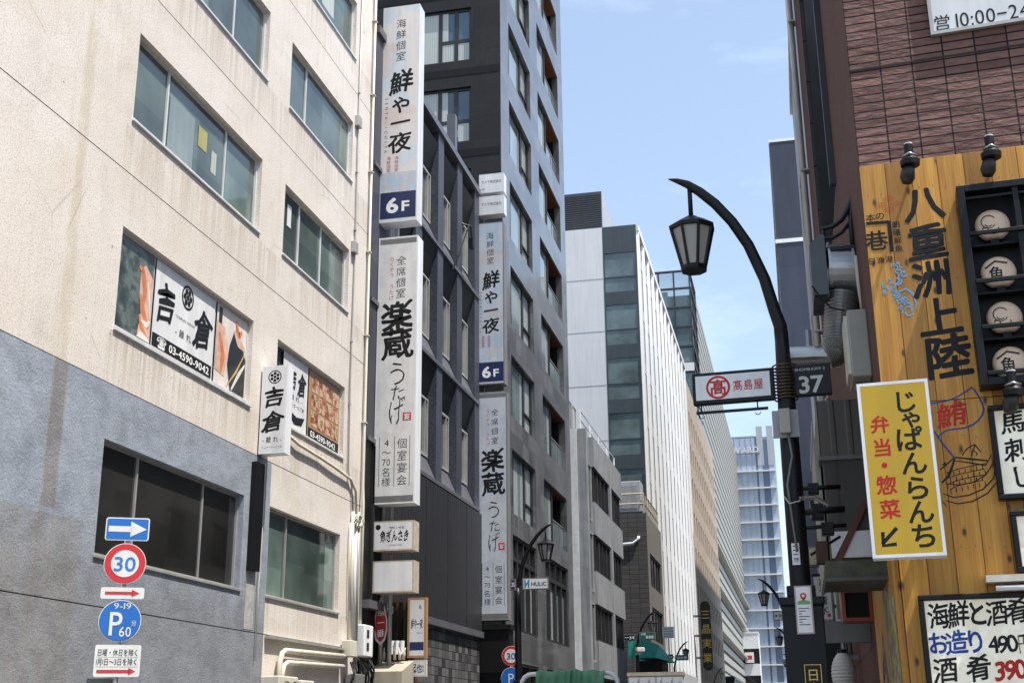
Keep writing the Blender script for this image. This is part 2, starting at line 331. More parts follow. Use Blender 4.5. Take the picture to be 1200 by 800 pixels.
M['facade_grey'] = plain('pale_grey_facade', (0.40, 0.41, 0.43), 0.4, 0.2)
M['slate_panel'] = mk_granite('slate_blue_panels', (0.020, 0.025, 0.045), (0.032, 0.039, 0.064), 0.45, (3.0, 3.6), 0.7)
M['brick'] = mk_brick('red_brown_split_brick', (0.125, 0.064, 0.053), (0.205, 0.108, 0.090), 0.258, 0.0775)
M['brick_side'] = mk_brick('red_brown_wall_brick', (0.115, 0.055, 0.045), (0.15, 0.072, 0.058), 0.05, 1.2, 0.006, 0.6)
M['wood'] = mk_wood()
M['iron'] = plain('blue_black_iron', (0.018, 0.022, 0.028), 0.45, 0.4)
M['galv'] = plain('galvanised_steel', (0.42, 0.43, 0.43), 0.30, 0.85, var=0.15, vscale=4)
M['flex'] = plain('flexible_duct_grey', (0.30, 0.30, 0.29), 0.38, 0.7, var=0.15)
M['box_beige'] = plain('beige_grey_sheet', (0.31, 0.30, 0.26), 0.5, var=0.1)
M['corr'] = mk_ribbed('corrugated_grey_sheet', (0.12, 0.115, 0.10), 0.16, 0.55, 0.1, 0.012)
M['sheet'] = mk_ribbed('flat_seamed_sheet', (0.07, 0.065, 0.056), 0.42, 0.6, 0.1, 0.005)
M['yellow'] = plain('yellow_sign_face', (0.52, 0.32, 0.012), 0.35, var=0.06, streak=0.06)
M['yellow_side'] = plain('faded_yellow_side', (0.62, 0.45, 0.12), 0.4, var=0.1)
M['lantern_glass'] = plain('frosted_lantern_glass', (0.30, 0.29, 0.26), 0.35, streak=0, var=0.1)
M['plate'] = plain('glazed_cream_plate', (0.70, 0.50, 0.345), 0.18, streak=0.0, var=0.06)
M['awning'] = plain('green_awning_canvas', (0.018, 0.34, 0.28), 0.7, streak=0.1)
M['awning_tan'] = plain('tan_awning_canvas', (0.36, 0.32, 0.25), 0.75)
M['tarp'] = plain('green_tarpaulin', (0.085, 0.26, 0.145), 0.6, var=0.25, vscale=6, bump=0.3, bscale=14)
M['timber_brown'] = plain('brown_timber', (0.075, 0.035, 0.018), 0.6, var=0.25)
M['oak'] = plain('light_oak', (0.40, 0.22, 0.10), 0.5, var=0.15)
M['rubber'] = plain('tyre_rubber', (0.02, 0.02, 0.02), 0.8)
M['red_lacquer'] = plain('red_lacquer', (0.30, 0.055, 0.025), 0.4)
M['amber_soffit'] = plain('timber_soffit', (0.13, 0.05, 0.022), 0.5)
M['truck_box'] = plain('white_truck_panels', (0.55, 0.57, 0.60), 0.4, var=0.08)
M['teal_print'] = plain('teal_print', (0.03, 0.22, 0.33), 0.4, streak=0)
M['food_dark'] = mk_photo_print('food_print_dark', [(0.012, 0.02, 0.02), (0.05, 0.07, 0.065), (0.16, 0.19, 0.17), (0.02, 0.025, 0.02)], 2.5)
M['food_crab'] = mk_photo_print('food_print_crab', [(0.30, 0.10, 0.05), (0.52, 0.20, 0.09), (0.66, 0.44, 0.36), (0.74, 0.66, 0.60)], 3.2, 3.1)
M['food_plate'] = mk_photo_print('food_print_dishes', [(0.03, 0.02, 0.018), (0.40, 0.13, 0.05), (0.72, 0.60, 0.46), (0.20, 0.22, 0.04)], 6, 5.0)
M['noren'] = plain('noren_cloth', (0.50, 0.49, 0.46), 0.8)
M['banner'] = mk_photo_print('bright_banner_print', [(0.30, 0.05, 0.03), (0.05, 0.10, 0.03), (0.62, 0.48, 0.05), (0.50, 0.45, 0.30)], 9, 2.0)

# ------------------------------------------------------------------ geometry helpers
class Frame:
    """u runs along a facade, v is up, w points out of the facade."""
    def __init__(s, x, y, z=0.0, ang=0.0):
        a = R(ang); s.o = Vector((x, y, z))
        s.u = Vector((math.cos(a), math.sin(a), 0)); s.v = Vector((0, 0, 1)); s.w = Vector((math.sin(a), -math.cos(a), 0))
    def pt(s, u, v, w=0.0): return s.o + s.u * u + s.v * v + s.w * w
    def at(s, u, v, w=0.0):
        f = Frame(0, 0); f.o = s.pt(u, v, w); f.u, f.v, f.w = s.u, s.v, s.w; return f
    def hit(s, x, y, w=0.0):
        """where the facade plane is met by the sight line through photograph pixel x, y"""
        d = _fwd * F_PX + _rt * (x - 600) - _up * (y - 400)
        t = (s.o + s.w * w - EYE).dot(s.w) / d.dot(s.w)
        p = EYE + d * t - s.o
        return p.dot(s.u), p.z
WORLD = Frame(0, 0)
def left(x): return Frame(x, 0, 0, 90)          # facade on the left of the street, u = distance along it
def front(y): return Frame(0, y, 0, 0)          # facade that faces the camera's end of the street, u = x
def right(x): return Frame(x, 0, 0, -90)        # facade on the right of the street, u = -distance

_glyphs = {}
def glyph(ch, bold):
    k = (ch, round(bold, 3))
    if k not in _glyphs:
        c = bpy.data.curves.new('glyph', 'FONT'); c.body = ch; c.size = 1; c.offset = bold; c.resolution_u = 3
        o = bpy.data.objects.new('glyph', c); m = bpy.data.meshes.new_from_object(o)
        vs_ = [(v.co.x, v.co.y) for v in m.vertices]; fs = [tuple(p.vertices) for p in m.polygons]
        bpy.data.objects.remove(o); bpy.data.curves.remove(c); bpy.data.meshes.remove(m)
        if not vs_: vs_ = [(0, 0), (0.3, 0)]
        _glyphs[k] = (vs_, fs)
    return _glyphs[k]

class MB:
    def __init__(s): s.V = []; s.F = []; s.U = []
    def face(s, F, pts):
        """one polygon from local points, with its own vertices"""
        b = len(s.V)
        for p in pts: s.V.append(F.pt(*p))
        s.F.append(tuple(range(b, b + len(pts)))); s.U.append(s._uv(pts)); return s
    def _uv(s, pts):
        a, b, c = Vector(pts[0]), Vector(pts[1]), Vector(pts[2])
        n = (b - a).cross(c - a)
        if n.length < 1e-12 and len(pts) > 3: n = (b - a).cross(Vector(pts[3]) - a)
        x, y, z = abs(n.x), abs(n.y), abs(n.z)
        if z >= x and z >= y: return [(p[0], p[1]) for p in pts]
        if x >= y: return [(p[2], p[1]) for p in pts]
        return [(p[0], p[2]) for p in pts]
    def mesh(s, F, pts, faces):
        b = len(s.V)
        for p in pts: s.V.append(F.pt(*p))
        for f in faces:
            s.F.append(tuple(b + i for i in f)); s.U.append(s._uv([pts[i] for i in f]))
        return s
    def box(s, F, u0, u1, v0, v1, w0, w1):
        P = [(u0, v0, w0), (u1, v0, w0), (u1, v1, w0), (u0, v1, w0), (u0, v0, w1), (u1, v0, w1), (u1, v1, w1), (u0, v1, w1)]
        return s.mesh(F, P, [(3, 2, 1, 0), (4, 5, 6, 7), (0, 1, 5, 4), (2, 3, 7, 6), (1, 2, 6, 5), (3, 0, 4, 7)])
    def quad(s, F, u0, u1, v0, v1, w=0.0): return s.face(F, [(u0, v0, w), (u1, v0, w), (u1, v1, w), (u0, v1, w)])
    def prism(s, F, poly, w0, w1):
        n = len(poly); P = [(a, b, w0) for a, b in poly] + [(a, b, w1) for a, b in poly]
        fs = [tuple(range(n - 1, -1, -1)), tuple(range(n, 2 * n))] + [(i, (i + 1) % n, n + (i + 1) % n, n + i) for i in range(n)]
        return s.mesh(F, P, fs)
    def wall(s, F, u0, u1, v0, v1, holes, depth, w=0.0):
        us = sorted({u0, u1, *[min(max(h[i], u0), u1) for h in holes for i in (0, 1)]})
        vv = sorted({v0, v1, *[min(max(h[i], v0), v1) for h in holes for i in (2, 3)]})
        for a, b in zip(us, us[1:]):
            for c, d in zip(vv, vv[1:]):
                mu, mv = (a + b) / 2, (c + d) / 2
                if not any(h[0] < mu < h[1] and h[2] < mv < h[3] for h in holes): s.quad(F, a, b, c, d, w)
        for a, b, c, d in holes:
            if b <= u0 or a >= u1 or d <= v0 or c >= v1: continue
            z = w - depth
            s.face(F, [(a, c, w), (b, c, w), (b, c, z), (a, c, z)]); s.face(F, [(a, d, z), (b, d, z), (b, d, w), (a, d, w)])
            s.face(F, [(a, c, z), (a, d, z), (a, d, w), (a, c, w)]); s.face(F, [(b, c, w), (b, d, w), (b, d, z), (b, c, z)])
        return s
    def tube(s, pts, rad, seg=10, cap=True, flat=1.0):
        """a round bar through world points; rad may be one number or one per point"""
        pts = [Vector(p) for p in pts]; n = len(pts); rr = rad if isinstance(rad, (list, tuple)) else [rad] * n
        b = len(s.V); side = None
        for i, p in enumerate(pts):
            t = (pts[min(i + 1, n - 1)] - pts[max(i - 1, 0)]).normalized()
            if side is None:
                side = t.cross(Vector((0, 0, 1)) if abs(t.z) < 0.9 else Vector((0, 1, 0))).normalized()
            else: side = (side - t * side.dot(t)).normalized()
            up2 = t.cross(side)
            for k in range(seg):
                a = 2 * math.pi * k / seg
                s.V.append(p + side * (math.cos(a) * rr[i]) + up2 * (math.sin(a) * rr[i] * flat))
        for i in range(n - 1):
            for k in range(seg):
                q = (b + i * seg + k, b + i * seg + (k + 1) % seg, b + (i + 1) * seg + (k + 1) % seg, b + (i + 1) * seg + k)
                s.F.append(q); s.U.append([(k / seg, i), ((k + 1) / seg, i), ((k + 1) / seg, i + 1), (k / seg, i + 1)])
        if cap:
            for st, rev in ((b, True), (b + (n - 1) * seg, False)):
                f = tuple(range(st, st + seg)); f = f[::-1] if rev else f
                s.F.append(f); s.U.append([(0, 0)] * seg)
        return s
    def disc(s, F, cu, cv, r, w, n=28, ru=None):
        ru = ru or r
        return s.face(F, [(cu + ru * math.cos(2 * math.pi * k / n), cv + r * math.sin(2 * math.pi * k / n), w) for k in range(n)])
    def ring(s, F, cu, cv, r0, r1, w, n=32, a0=0.0, a1=360.0):
        for k in range(n):
            a, b = R(a0 + (a1 - a0) * k / n), R(a0 + (a1 - a0) * (k + 1) / n)
            s.face(F, [(cu + r0 * math.cos(a), cv + r0 * math.sin(a), w), (cu + r1 * math.cos(a), cv + r1 * math.sin(a), w),
                       (cu + r1 * math.cos(b), cv + r1 * math.sin(b), w), (cu + r0 * math.cos(b), cv + r0 * math.sin(b), w)])
        return s
    def puck(s, F, cu, cv, r, w0, w1, n=32):
        return s.prism(F, [(cu + r * math.cos(2 * math.pi * k / n), cv + r * math.sin(2 * math.pi * k / n)) for k in range(n)], w0, w1)
    def stroke(s, F, pts, width, w, taper=0.0):
        """a painted line: a flat ribbon through (u, v) points"""
        n = len(pts); L = []; Rr = []
        for i in range(n):
            a, b = pts[max(i - 1, 0)], pts[min(i + 1, n - 1)]
            dx, dy = b[0] - a[0], b[1] - a[1]; d = math.hypot(dx, dy) or 1
            f = width / 2 * (1 - taper * abs(2 * i / max(n - 1, 1) - 1))
            L.append((pts[i][0] - dy / d * f, pts[i][1] + dx / d * f, w)); Rr.append((pts[i][0] + dy / d * f, pts[i][1] - dx / d * f, w))
        for i in range(n - 1): s.face(F, [Rr[i], Rr[i + 1], L[i + 1], L[i]])
        return s
    def char(s, F, ch, cu, cv, hu, hv, w, bold=0.0, brush=0.0, rot=0.0):
        vs_, fs = glyph(ch, min(bold, 0.0))
        cjk = ord(ch) > 0x2E80
        xs = [p[0] for p in vs_]; cx = 0.5 if cjk else (min(xs) + max(xs)) / 2
        cy = 0.38 if cjk else 0.365
        sd = (ord(ch) * 13 % 17) * 0.7; pts = []
        for x, y in vs_:
            x -= cx; y -= cy
            if brush:
                y += brush * 0.9 * x + brush * 0.22 * math.sin(7 * x + sd)
                x += brush * 0.25 * math.sin(6 * y + sd) + brush * 0.1 * math.sin(23 * y + 9 * x)
            x *= hu; y *= hv
            if rot: x, y = x * math.cos(rot) - y * math.sin(rot), x * math.sin(rot) + y * math.cos(rot)
            pts.append((cu + x, cv + y, w))
        d = max(0.0, bold) * 0.80
        if d < 0.006: return s.mesh(F, pts, fs)
        m = 8 if d > 0.015 else 4                       # heavier strokes: the same character laid over itself, each a hair above the last
        for i in range(m):
            a = 2 * math.pi * (i + 0.5) / m; du, dv = d * math.cos(a) * hu, d * math.sin(a) * hv
            s.mesh(F, [(p[0] + du, p[1] + dv, p[2] + 0.00004 * i) for p in pts], fs)
        return s
    def vtext(s, F, text, u, v_top, v_bot, size, w, bold=0.0, brush=0.0, sx=1.0):
        """vertical writing, characters spread between v_top and v_bot"""
        n = len(text)
        for i, ch in enumerate(text):
            if ch == ' ': continue
            s.char(F, ch, u, v_top + (v_bot - v_top) * (i + 0.5) / n, size * sx, size, w, bold, brush)
        return s
    def htext(s, F, text, u0, u1, v, size, w, bold=0.0, brush=0.0):
        """one line of writing fitted between u0 and u1"""
        adv = []
        for ch in text:
            if ch == ' ': adv.append((0, 0.35)); continue
            if ord(ch) > 0x2E80: adv.append((1, 1.0))
            else:
                xs = [p[0] for p in glyph(ch, 0.0)[0]]; adv.append((2, max(xs) - min(xs) + 0.10))
        tot = sum(a for _, a in adv); k = (u1 - u0) / tot; x = u0
        for ch, (t, a) in zip(text, adv):
            if t: s.char(F, ch, x + a * k / 2, v, k, size, w, bold, brush)
            x += a * k
        return s
    def build(s, name, mat, parent=None, loc=None, bevel=0.0, smooth=False, label=None):
        base = Vector(loc) if loc is not None else (Vector(ORG[parent.name]) if parent else Vector((0, 0, 0)))
        me = bpy.data.meshes.new(name)
        me.from_pydata([tuple(v - base) for v in s.V], [], s.F)
        uvl = me.uv_layers.new(name='UVMap'); i = 0
        flat = []
        for f in s.U:
            for q in f: flat += [q[0], q[1]]
        uvl.data.foreach_set('uv', flat)
        me.materials.append(mat)
        if smooth: me.polygons.foreach_set('use_smooth', [True] * len(me.polygons))
        o = bpy.data.objects.new(name, me); COL.objects.link(o)
        if parent: o.parent = parent
        else: o.location = base
        ORG[o.name] = tuple(base)
        if bevel:
            b = o.modifiers.new('bevel', 'BEVEL'); b.width = bevel; b.segments = 2; b.limit_method = 'ANGLE'
        if label: o['label'] = label
        return o
ORG = {}
def tag(o, label, cat, group=None):
    o['label'] = label; o['category'] = cat
    if group: o['group'] = group
    return o
def thing(name, label, cat, loc, group=None):
    o = bpy.data.objects.new(name, None); COL.objects.link(o); o.location = loc
    o.empty_display_size = 0.3; ORG[o.name] = tuple(loc)
    return tag(o, label, cat, group)
def single(mb, name, mat, label, cat, loc, group=None, **kw): return tag(mb.build(name, mat, None, loc, **kw), label, cat, group)
def setting(mb, name, mat, **kw):
    o = mb.build(name, mat, None, (0, 0, 0), **kw); o['kind'] = 'structure'; return o
def copy_tree(o, parent=None):
    c = o.copy(); COL.objects.link(c)
    if parent: c.parent = parent
    for ch in [k for k in COL.objects if k.parent == o]: copy_tree(ch, c)
    return c

def window(F, u0, u1, v0, v1, depth, parent, fm, gm, mull=(), bars=(), fw=0.05, sill=None, proud=0.05, name='window', mw=None, label=None):
    """frame in an opening, with its panes as a child; mull are u positions, bars (v, ua, ub)"""
    mw = mw or fw * 0.8; b = MB(); z0, z1 = -depth, -depth + proud; e = 0.003
    b.box(F, u0 + e, u1 - e, v1 - fw, v1 - e, z0, z1); b.box(F, u0 + e, u1 - e, v0 + e, v0 + fw, z0, z1)
    b.box(F, u0 + e, u0 + fw, v0 + fw, v1 - fw, z0, z1); b.box(F, u1 - fw, u1 - e, v0 + fw, v1 - fw, z0, z1)
    for m in mull: b.box(F, m - mw / 2, m + mw / 2, v0 + fw, v1 - fw, z0, z1 - 0.008)
    for v, a, c in bars: b.box(F, a, c, v - mw / 2, v + mw / 2, z0, z1 - 0.012)
    fr = b.build(name, fm, parent, label=label)
    p = MB(); cuts = [u0 + e] + sorted(mull) + [u1 - e]
    for i, (a, c) in enumerate(zip(cuts, cuts[1:])):
        t = [random.uniform(-0.0035, 0.0035) * min(1.5, c - a) for _ in range(3)]
        w = z0 + 0.012 + 0.008 * (i % 2)
        p.face(F, [(a, v0 + e, w + t[0]), (c, v0 + e, w + t[1]), (c, v1 - e, w + t[2]), (a, v1 - e, w + t[0] + t[2] - t[1])])
    p.build('pane', gm, fr)
    if sill:
        q = MB().box(F, u0 - 0.03, u1 + 0.03, v0 - sill, v0 - 0.002, -depth + 0.01, 0.035)
        q.build('sill', fm, fr, bevel=0.006)
    return fr
# ================================================================== ground
setting(MB().face(WORLD, [(-900, 0, 300), (900, 0, 300), (900, 0, -1500), (-900, 0, -1500)]), 'ground', M['ground'])
def sheet(name, mat, x0, x1, y0, y1, z, **kw):
    b = MB(); n = max(1, int((y1 - y0) / 40))
    for i in range(n):
        a, c = y0 + (y1 - y0) * i / n, y0 + (y1 - y0) * (i + 1) / n
        b.V += [Vector((x0, a, z)), Vector((x1, a, z)), Vector((x1, c, z)), Vector((x0, c, z))]
        k = len(b.V) - 4; b.F.append((k, k + 1, k + 2, k + 3)); b.U.append([(x0, a), (x1, a), (x1, c), (x0, c)])
    return setting(b, name, mat, **kw)
sheet('road', M['asphalt'], -7.2, -1.0, 9.0, 326.0, 0.006)
sheet('cross_street', M['asphalt'], -60, 60, -4.0, 9.0, 0.004)
b = MB()
for x in (-6.95, -1.25): b.box(WORLD, x - 0.07, x + 0.07, 0.008, 0.0105, -320, -10)
for y in range(4): b.box(WORLD, -6.4 + y * 1.5, -5.7 + y * 1.5, 0.008, 0.0105, -9.6, -6.4)
setting(b, 'road_markings', M['roadpaint'])
b = MB(); b.box(WORLD, -9.0, -7.34, 0.0, 0.12, -326, -10); b.box(WORLD, -0.86, 0.8, 0.0, 0.12, -326, -10)
setting(b, 'pavement', M['paving'])
b = MB(); b.box(WORLD, -7.34, -7.2, 0.0, 0.135, -326, -10); b.box(WORLD, -1.0, -0.86, 0.0, 0.135, -326, -10)
setting(b, 'kerb', M['kerbstone'])

# ================================================================== cream office building on the left
FL = left(-9.0)
cream = thing('office_building', 'cream stuccoed office block with blue-grey painted lower storey', 'building', (-9.0, 15.0, 0))
D = 0.16
rows = [(3.83, 5.39), (7.0, 8.50), (10.2, 11.63), (13.28, 14.72), (16.35, 17.80), (19.4, 20.8)]
HA = [(14.87, 19.38, a, c) for a, c in rows]; HB = [(20.47, 24.05, a, c) for a, c in rows]
HC = [(6.4, 10.2, a, c) for a, c in rows[2:]]
holes = HA + HB + HC
g = 0.0075; lv = [0.0, 3.165, 6.165, 9.335, 12.45, 15.53, 18.62, 22.0]
b = MB()
for a, c in zip(lv, lv[1:]):
    if a < 6.1: b.wall(FL, 20.45, 25.3, a + g, c - g, [(h[0], h[1], h[2], h[3]) for h in HB if a < h[2] < c], D)
    else: b.wall(FL, 5.0, 25.3, a + g, c - g, [h for h in holes if a < h[2] < c], D)
b.build('wall', M['cream'], cream)
b = MB()
for a, c in zip(lv[:2], lv[1:3]): b.wall(FL, 5.0, 20.45, a + g, c - g, [h for h in HA if a < h[2] < c], D, 0.006)
b.build('painted_wall', M['blue'], cream)
b = MB().box(FL, 5.0, 25.28, 0, 21.98, -9.0, -0.30)
for v in lv[1:-1]: b.box(FL, 5.01, 25.28, v - 0.08, v + 0.08, -0.3, -0.022)
b.build('core', M['joint'], cream)
b = MB().box(FL, 25.282, 25.30, 0, 22.0, -9.0, -0.001).box(FL, 4.98, 5.0, 0, 22.0, -9.0, 0.0); b.build('end_wall', M['cream'], cream)
MB().box(FL, 4.98, 25.3, 22.001, 22.3, -9.0, 0.05).build('roof', M['grey'], cream)
# window openings: A has three panes, B two or three
for i, h in enumerate(HA): window(FL, *h, D - 0.02, cream, M['alu'] if i else M['alu_dull'], M['teal_pane'] if i else M['dark_pane'], (16.0, 18.08), fw=0.045, sill=0.045 if i != 1 else 0.07)
for i, h in enumerate(HB): window(FL, *h, D - 0.02, cream, M['alu'] if i else M['alu_dull'], M['teal_pane'], (21.5,) if i != 2 else (21.45, 22.62), fw=0.045, sill=0.045)
for h in HC: window(FL, *h, D - 0.02, cream, M['alu'], M['teal_pane'], (7.8, 9.0), fw=0.045, sill=0.045)
def pane_note(win, rects, mat):
    k = MB()
    for r_ in rects: k.quad(FL, *r_, -D + 0.043)
    k.build('paper_notice', mat, win)
wins = [o for o in COL.objects if o.name.startswith('window') and o.parent == cream]
for w_ in wins:
    p_ = w_.data.vertices[0].co + Vector((-9.0, 15.0, 0))
    if abs(p_.y - 14.87) < 0.1 and 10 < p_.z < 12: pane_note(w_, [(16.10, 16.95, 10.26, 11.25)], plain('pale_blind', (0.22, 0.27, 0.27), 0.3)); pane_note(w_, [(17.1, 17.42, 10.85, 11.22)], plain('yellow_paper', (0.38, 0.36, 0.12), 0.4)); pane_note(w_, [(17.6, 17.8, 10.6, 11.0)], M['curtain_full'])
    if abs(p_.y - 20.47) < 0.1 and 10 < p_.z < 12: pane_note(w_, [(20.88, 21.08, 10.95, 11.40)], M['panel_white']); pane_note(w_, [(21.75, 22.0, 10.28, 10.31), (22.2, 22.45, 10.26, 10.29)], M['panel_white'])
    if abs(p_.y - 20.47) < 0.1 and 16 < p_.z < 18.5: pane_note(w_, [(22.2, 22.9, 16.7, 17.7)], M['curtain_full'])
# rebate in the lower-left paintwork: patched strip of old plaster
b = MB()
for v0, v1 in ((3.32, 5.95),): b.box(FL, 19.62, 19.98, 3.20, 4.16, 0.007, 0.011)
b.build('bare_plaster', plain('bare_plaster_grey', (0.36, 0.35, 0.33), 0.9, var=0.3, vscale=6, bump=0.6, bscale=20), cream)

def poster(u0, u1, v0, v1, mat, name, label, w=-0.085):
    t = thing(name, label, 'window poster', FL.pt((u0 + u1) / 2, v0, w))
    MB().box(FL, u0, u1, v0, v1, w - 0.006, w).build('panel', mat, t); return t
W1 = -0.080
# storey two, wide opening: crab photo, name board, dish photo
t = poster(14.93, 15.98, 7.07, 8.44, M['food_dark'], 'window_poster', 'dark food photograph with an orange crab, pasted behind narrow outer pane of wide window')
ORN, PNK, CRM, BLK = plain('prawn_orange', (0.62, 0.21, 0.07), 0.35, var=0.3, vscale=9), plain('shell_pink', (0.68, 0.42, 0.33), 0.35, var=0.25, vscale=9), plain('plate_cream', (0.72, 0.66, 0.60), 0.35, var=0.12, vscale=9), plain('dish_black', (0.02, 0.022, 0.022), 0.3, var=0.4)
def blob(name, mat, pts, w, par): MB().face(FL, [(a_, c_, w) for a_, c_ in pts]).build(name, mat, par)
def leg(mat, pts, width, w, par):
    k_ = MB(); m_ = []
    for i_ in range(len(pts) - 1):
        for q_ in range(6): m_.append((pts[i_][0] + (pts[i_ + 1][0] - pts[i_][0]) * q_ / 6, pts[i_][1] + (pts[i_ + 1][1] - pts[i_][1]) * q_ / 6))
    k_.stroke(FL, m_ + [pts[-1]], width, w, 0.55); k_.build('picture', mat, par)
blob('picture', PNK, [(15.60, 8.10), (15.72, 8.22), (15.97, 8.06), (15.97, 7.10), (15.62, 7.12), (15.68, 7.45), (15.60, 7.75)], W1, t)
leg(ORN, [(15.55, 8.14), (15.66, 8.10), (15.76, 7.8), (15.72, 7.55)], 0.14, W1 + 0.001, t); leg(ORN, [(15.62, 7.72), (15.76, 7.48), (15.92, 7.28)], 0.13, W1 + 0.0015, t)
leg(CRM, [(15.82, 7.98), (15.90, 7.72), (15.94, 7.45)], 0.06, W1 + 0.002, t); leg(ORN, [(15.64, 7.42), (15.72, 7.26), (15.92, 7.12)], 0.10, W1 + 0.002, t); leg(CRM, [(15.70, 7.36), (15.86, 7.32), (15.96, 7.40)], 0.09, W1 + 0.0025, t)
blob('picture', CRM, [(15.60, 7.08), (15.70, 7.20), (15.97, 7.12), (15.97, 7.075)], W1 + 0.003, t)
t = poster(16.05, 18.04, 7.07, 8.44, M['panel_white'], 'window_poster', 'white name board with brush writing, round crest and phone number in wide window')
k = MB()
k.char(FL, '吉', 16.40, 7.84, 0.62, 0.62, W1, 0.03, 0.18); k.char(FL, '倉', 17.66, 7.80, 0.66, 0.66, W1, 0.03, 0.14)
k.ring(FL, 17.08, 8.16, 0.165, 0.20, W1)
for a in range(6): k.disc(FL, 17.08 + 0.10 * math.cos(R(60 * a)), 8.16 + 0.10 * math.sin(R(60 * a)), 0.048, W1, 14)
k.disc(FL, 17.08, 8.16, 0.045, W1, 14)
k.htext(FL, '- 離 れ -', 16.75, 17.40, 7.52, 0.14, W1, 0.0, 0.08)
k.htext(FL, 'YOSHIKURA HANARE', 16.72, 17.38, 7.76, 0.055, W1)
k.quad(FL, 16.06, 18.03, 7.08, 7.29, W1)
k.build('lettering', M['ink'], t)
MB().htext(FL, '☎ 03-4590-9042', 16.2, 17.95, 7.185, 0.17, W1 + 0.003, 0.02).build('lettering', M['white_ink'], t)
t = poster(18.14, 19.31, 7.07, 8.44, CRM, 'window_poster', 'pink and cream food photograph with dark dish, pasted behind far pane of wide window')
blob('picture', PNK, [(18.15, 7.3), (18.15, 8.15), (18.45, 8.1), (18.62, 7.7), (18.5, 7.25)], W1, t); leg(ORN, [(18.25, 7.95), (18.42, 7.6), (18.38, 7.3)], 0.16, W1 + 0.001, t)
blob('picture', BLK, [(18.75, 7.08), (19.30, 7.08), (19.30, 7.75), (19.12, 7.95), (18.80, 8.12), (18.66, 7.85), (18.60, 7.5)], W1 + 0.002, t)
leg(plain('brass_chopstick', (0.55, 0.40, 0.10), 0.3), [(18.62, 7.12), (18.95, 7.45), (19.25, 7.85)], 0.05, W1 + 0.003, t); leg(CRM, [(18.80, 7.10), (19.05, 7.42), (19.28, 7.66)], 0.09, W1 + 0.0032, t)
leg(PNK, [(18.80, 8.15), (19.0, 7.98), (19.25, 7.92)], 0.16, W1 + 0.0035, t); leg(ORN, [(18.86, 8.34), (18.98, 8.1), (19.1, 8.2)], 0.12, W1 + 0.004, t)
blob('picture', BLK, [(18.20, 8.12), (18.32, 8.12), (18.32, 8.40), (18.20, 8.40)], W1 + 0.002, t)
# storey two, narrower opening
t = poster(20.98, 22.2, 7.07, 8.44, M['panel_white'], 'window_poster', 'white name board with black brush writing in narrower window behind the hanging sign')
k = MB(); k.char(FL, '吉', 21.44, 8.00, 0.38, 0.42, W1, 0.028, 0.15); k.char(FL, '倉', 21.90, 7.98, 0.42, 0.48, W1, 0.028, 0.12)
k.htext(FL, '- 離 れ -', 21.2, 21.95, 7.66, 0.12, W1); k.htext(FL, 'エレベーターにて3F', 21.1, 22.05, 7.5, 0.10, W1)
k.prism(FL, [(21.05, 7.42), (21.7, 7.30), (22.1, 7.36), (21.95, 7.18), (21.6, 7.14)], W1 - 0.002, W1)
k.build('lettering', M['ink'], t)
t = poster(22.27, 24.0, 7.04, 8.44, M['oak'], 'window_poster', 'menu poster with a grid of dish photographs and phone number in narrower window')
k = MB()
for i in range(4):
    for j in range(3): k.quad(FL, 22.42 + i * 0.385, 22.42 + i * 0.385 + 0.345, 7.32 + j * 0.345, 7.32 + j * 0.345 + 0.305, W1)
k.build('picture', M['food_plate'], t)
MB().quad(FL, 22.3, 23.98, 7.06, 7.26, W1).build('strip', M['ink'], t)
MB().htext(FL, '03-4590-9042', 22.4, 23.8, 7.16, 0.17, W1 + 0.003, 0.02).build('lettering', M['white_ink'], t)

def crest(k, F, u, v, r, w):
    k.ring(F, u, v, r * 0.84, r, w)
    for a in range(6): k.disc(F, u + r * 0.52 * math.cos(R(60 * a + 30)), v + r * 0.52 * math.sin(R(60 * a + 30)), r * 0.235, w, 14)
    k.disc(F, u, v, r * 0.22, w, 14)

def lightbox(name, label, F, u0, u1, v0, v1, depth, casing, face, group=None, rim=0.025, cat='sign'):
    """a projecting light box: casing with a face inset on the front (w = 0 is the front plane)"""
    t = thing(name, label, cat, F.pt((u0 + u1) / 2, v0, -depth / 2), group)
    b = MB().box(F, u0, u1, v0, v1, -depth, -0.012)
    b.box(F, u0, u1, v1 - rim, v1, -0.012, 0); b.box(F, u0, u1, v0, v0 + rim, -0.012, 0)
    b.box(F, u0, u0 + rim, v0 + rim, v1 - rim, -0.012, 0); b.box(F, u1 - rim, u1, v0 + rim, v1 - rim, -0.012, 0)
    b.build('casing', casing, t)
    MB().box(F, u0 + rim, u1 - rim, v0 + rim, v1 - rim, -0.0118, -0.0005).build('face', face, t)
    return t
# hanging sign of the cream building
FS = front(19.80)
u0, vt = FS.hit(301, 430); u1, vb = FS.hit(333, 530); u0 = -8.97
t = lightbox('hanging_sign', 'white upright light box with round crest, projecting from cream wall between windows', FS, u0, u1, vb, vt, 0.26, M['white'], M['panel_white'])
k = MB(); uc = (u0 + u1) / 2; hh = vt - vb
crest(k, FS, uc, vt - hh * 0.13, 0.125, 0)
k.char(FS, '吉', uc, vt - hh * 0.36, 0.40, 0.36, 0, 0.035, 0.14); k.char(FS, '倉', uc, vt - hh * 0.64, 0.42, 0.38, 0, 0.035, 0.12)
k.htext(FS, '- 離 れ -', u0 + 0.06, u1 - 0.06, vt - hh * 0.845, 0.12, 0, 0.015, 0.06); k.htext(FS, 'エレベーターにて3F', u0 + 0.05, u1 - 0.05, vt - hh * 0.93, 0.055, 0)
k.build('lettering', M['ink'], t)
k = MB()
for v in (vt - 0.3, vb + 0.3): k.box(FS, u0 - 0.03, u0 + 0.001, v - 0.03, v + 0.03, -0.2, -0.14)
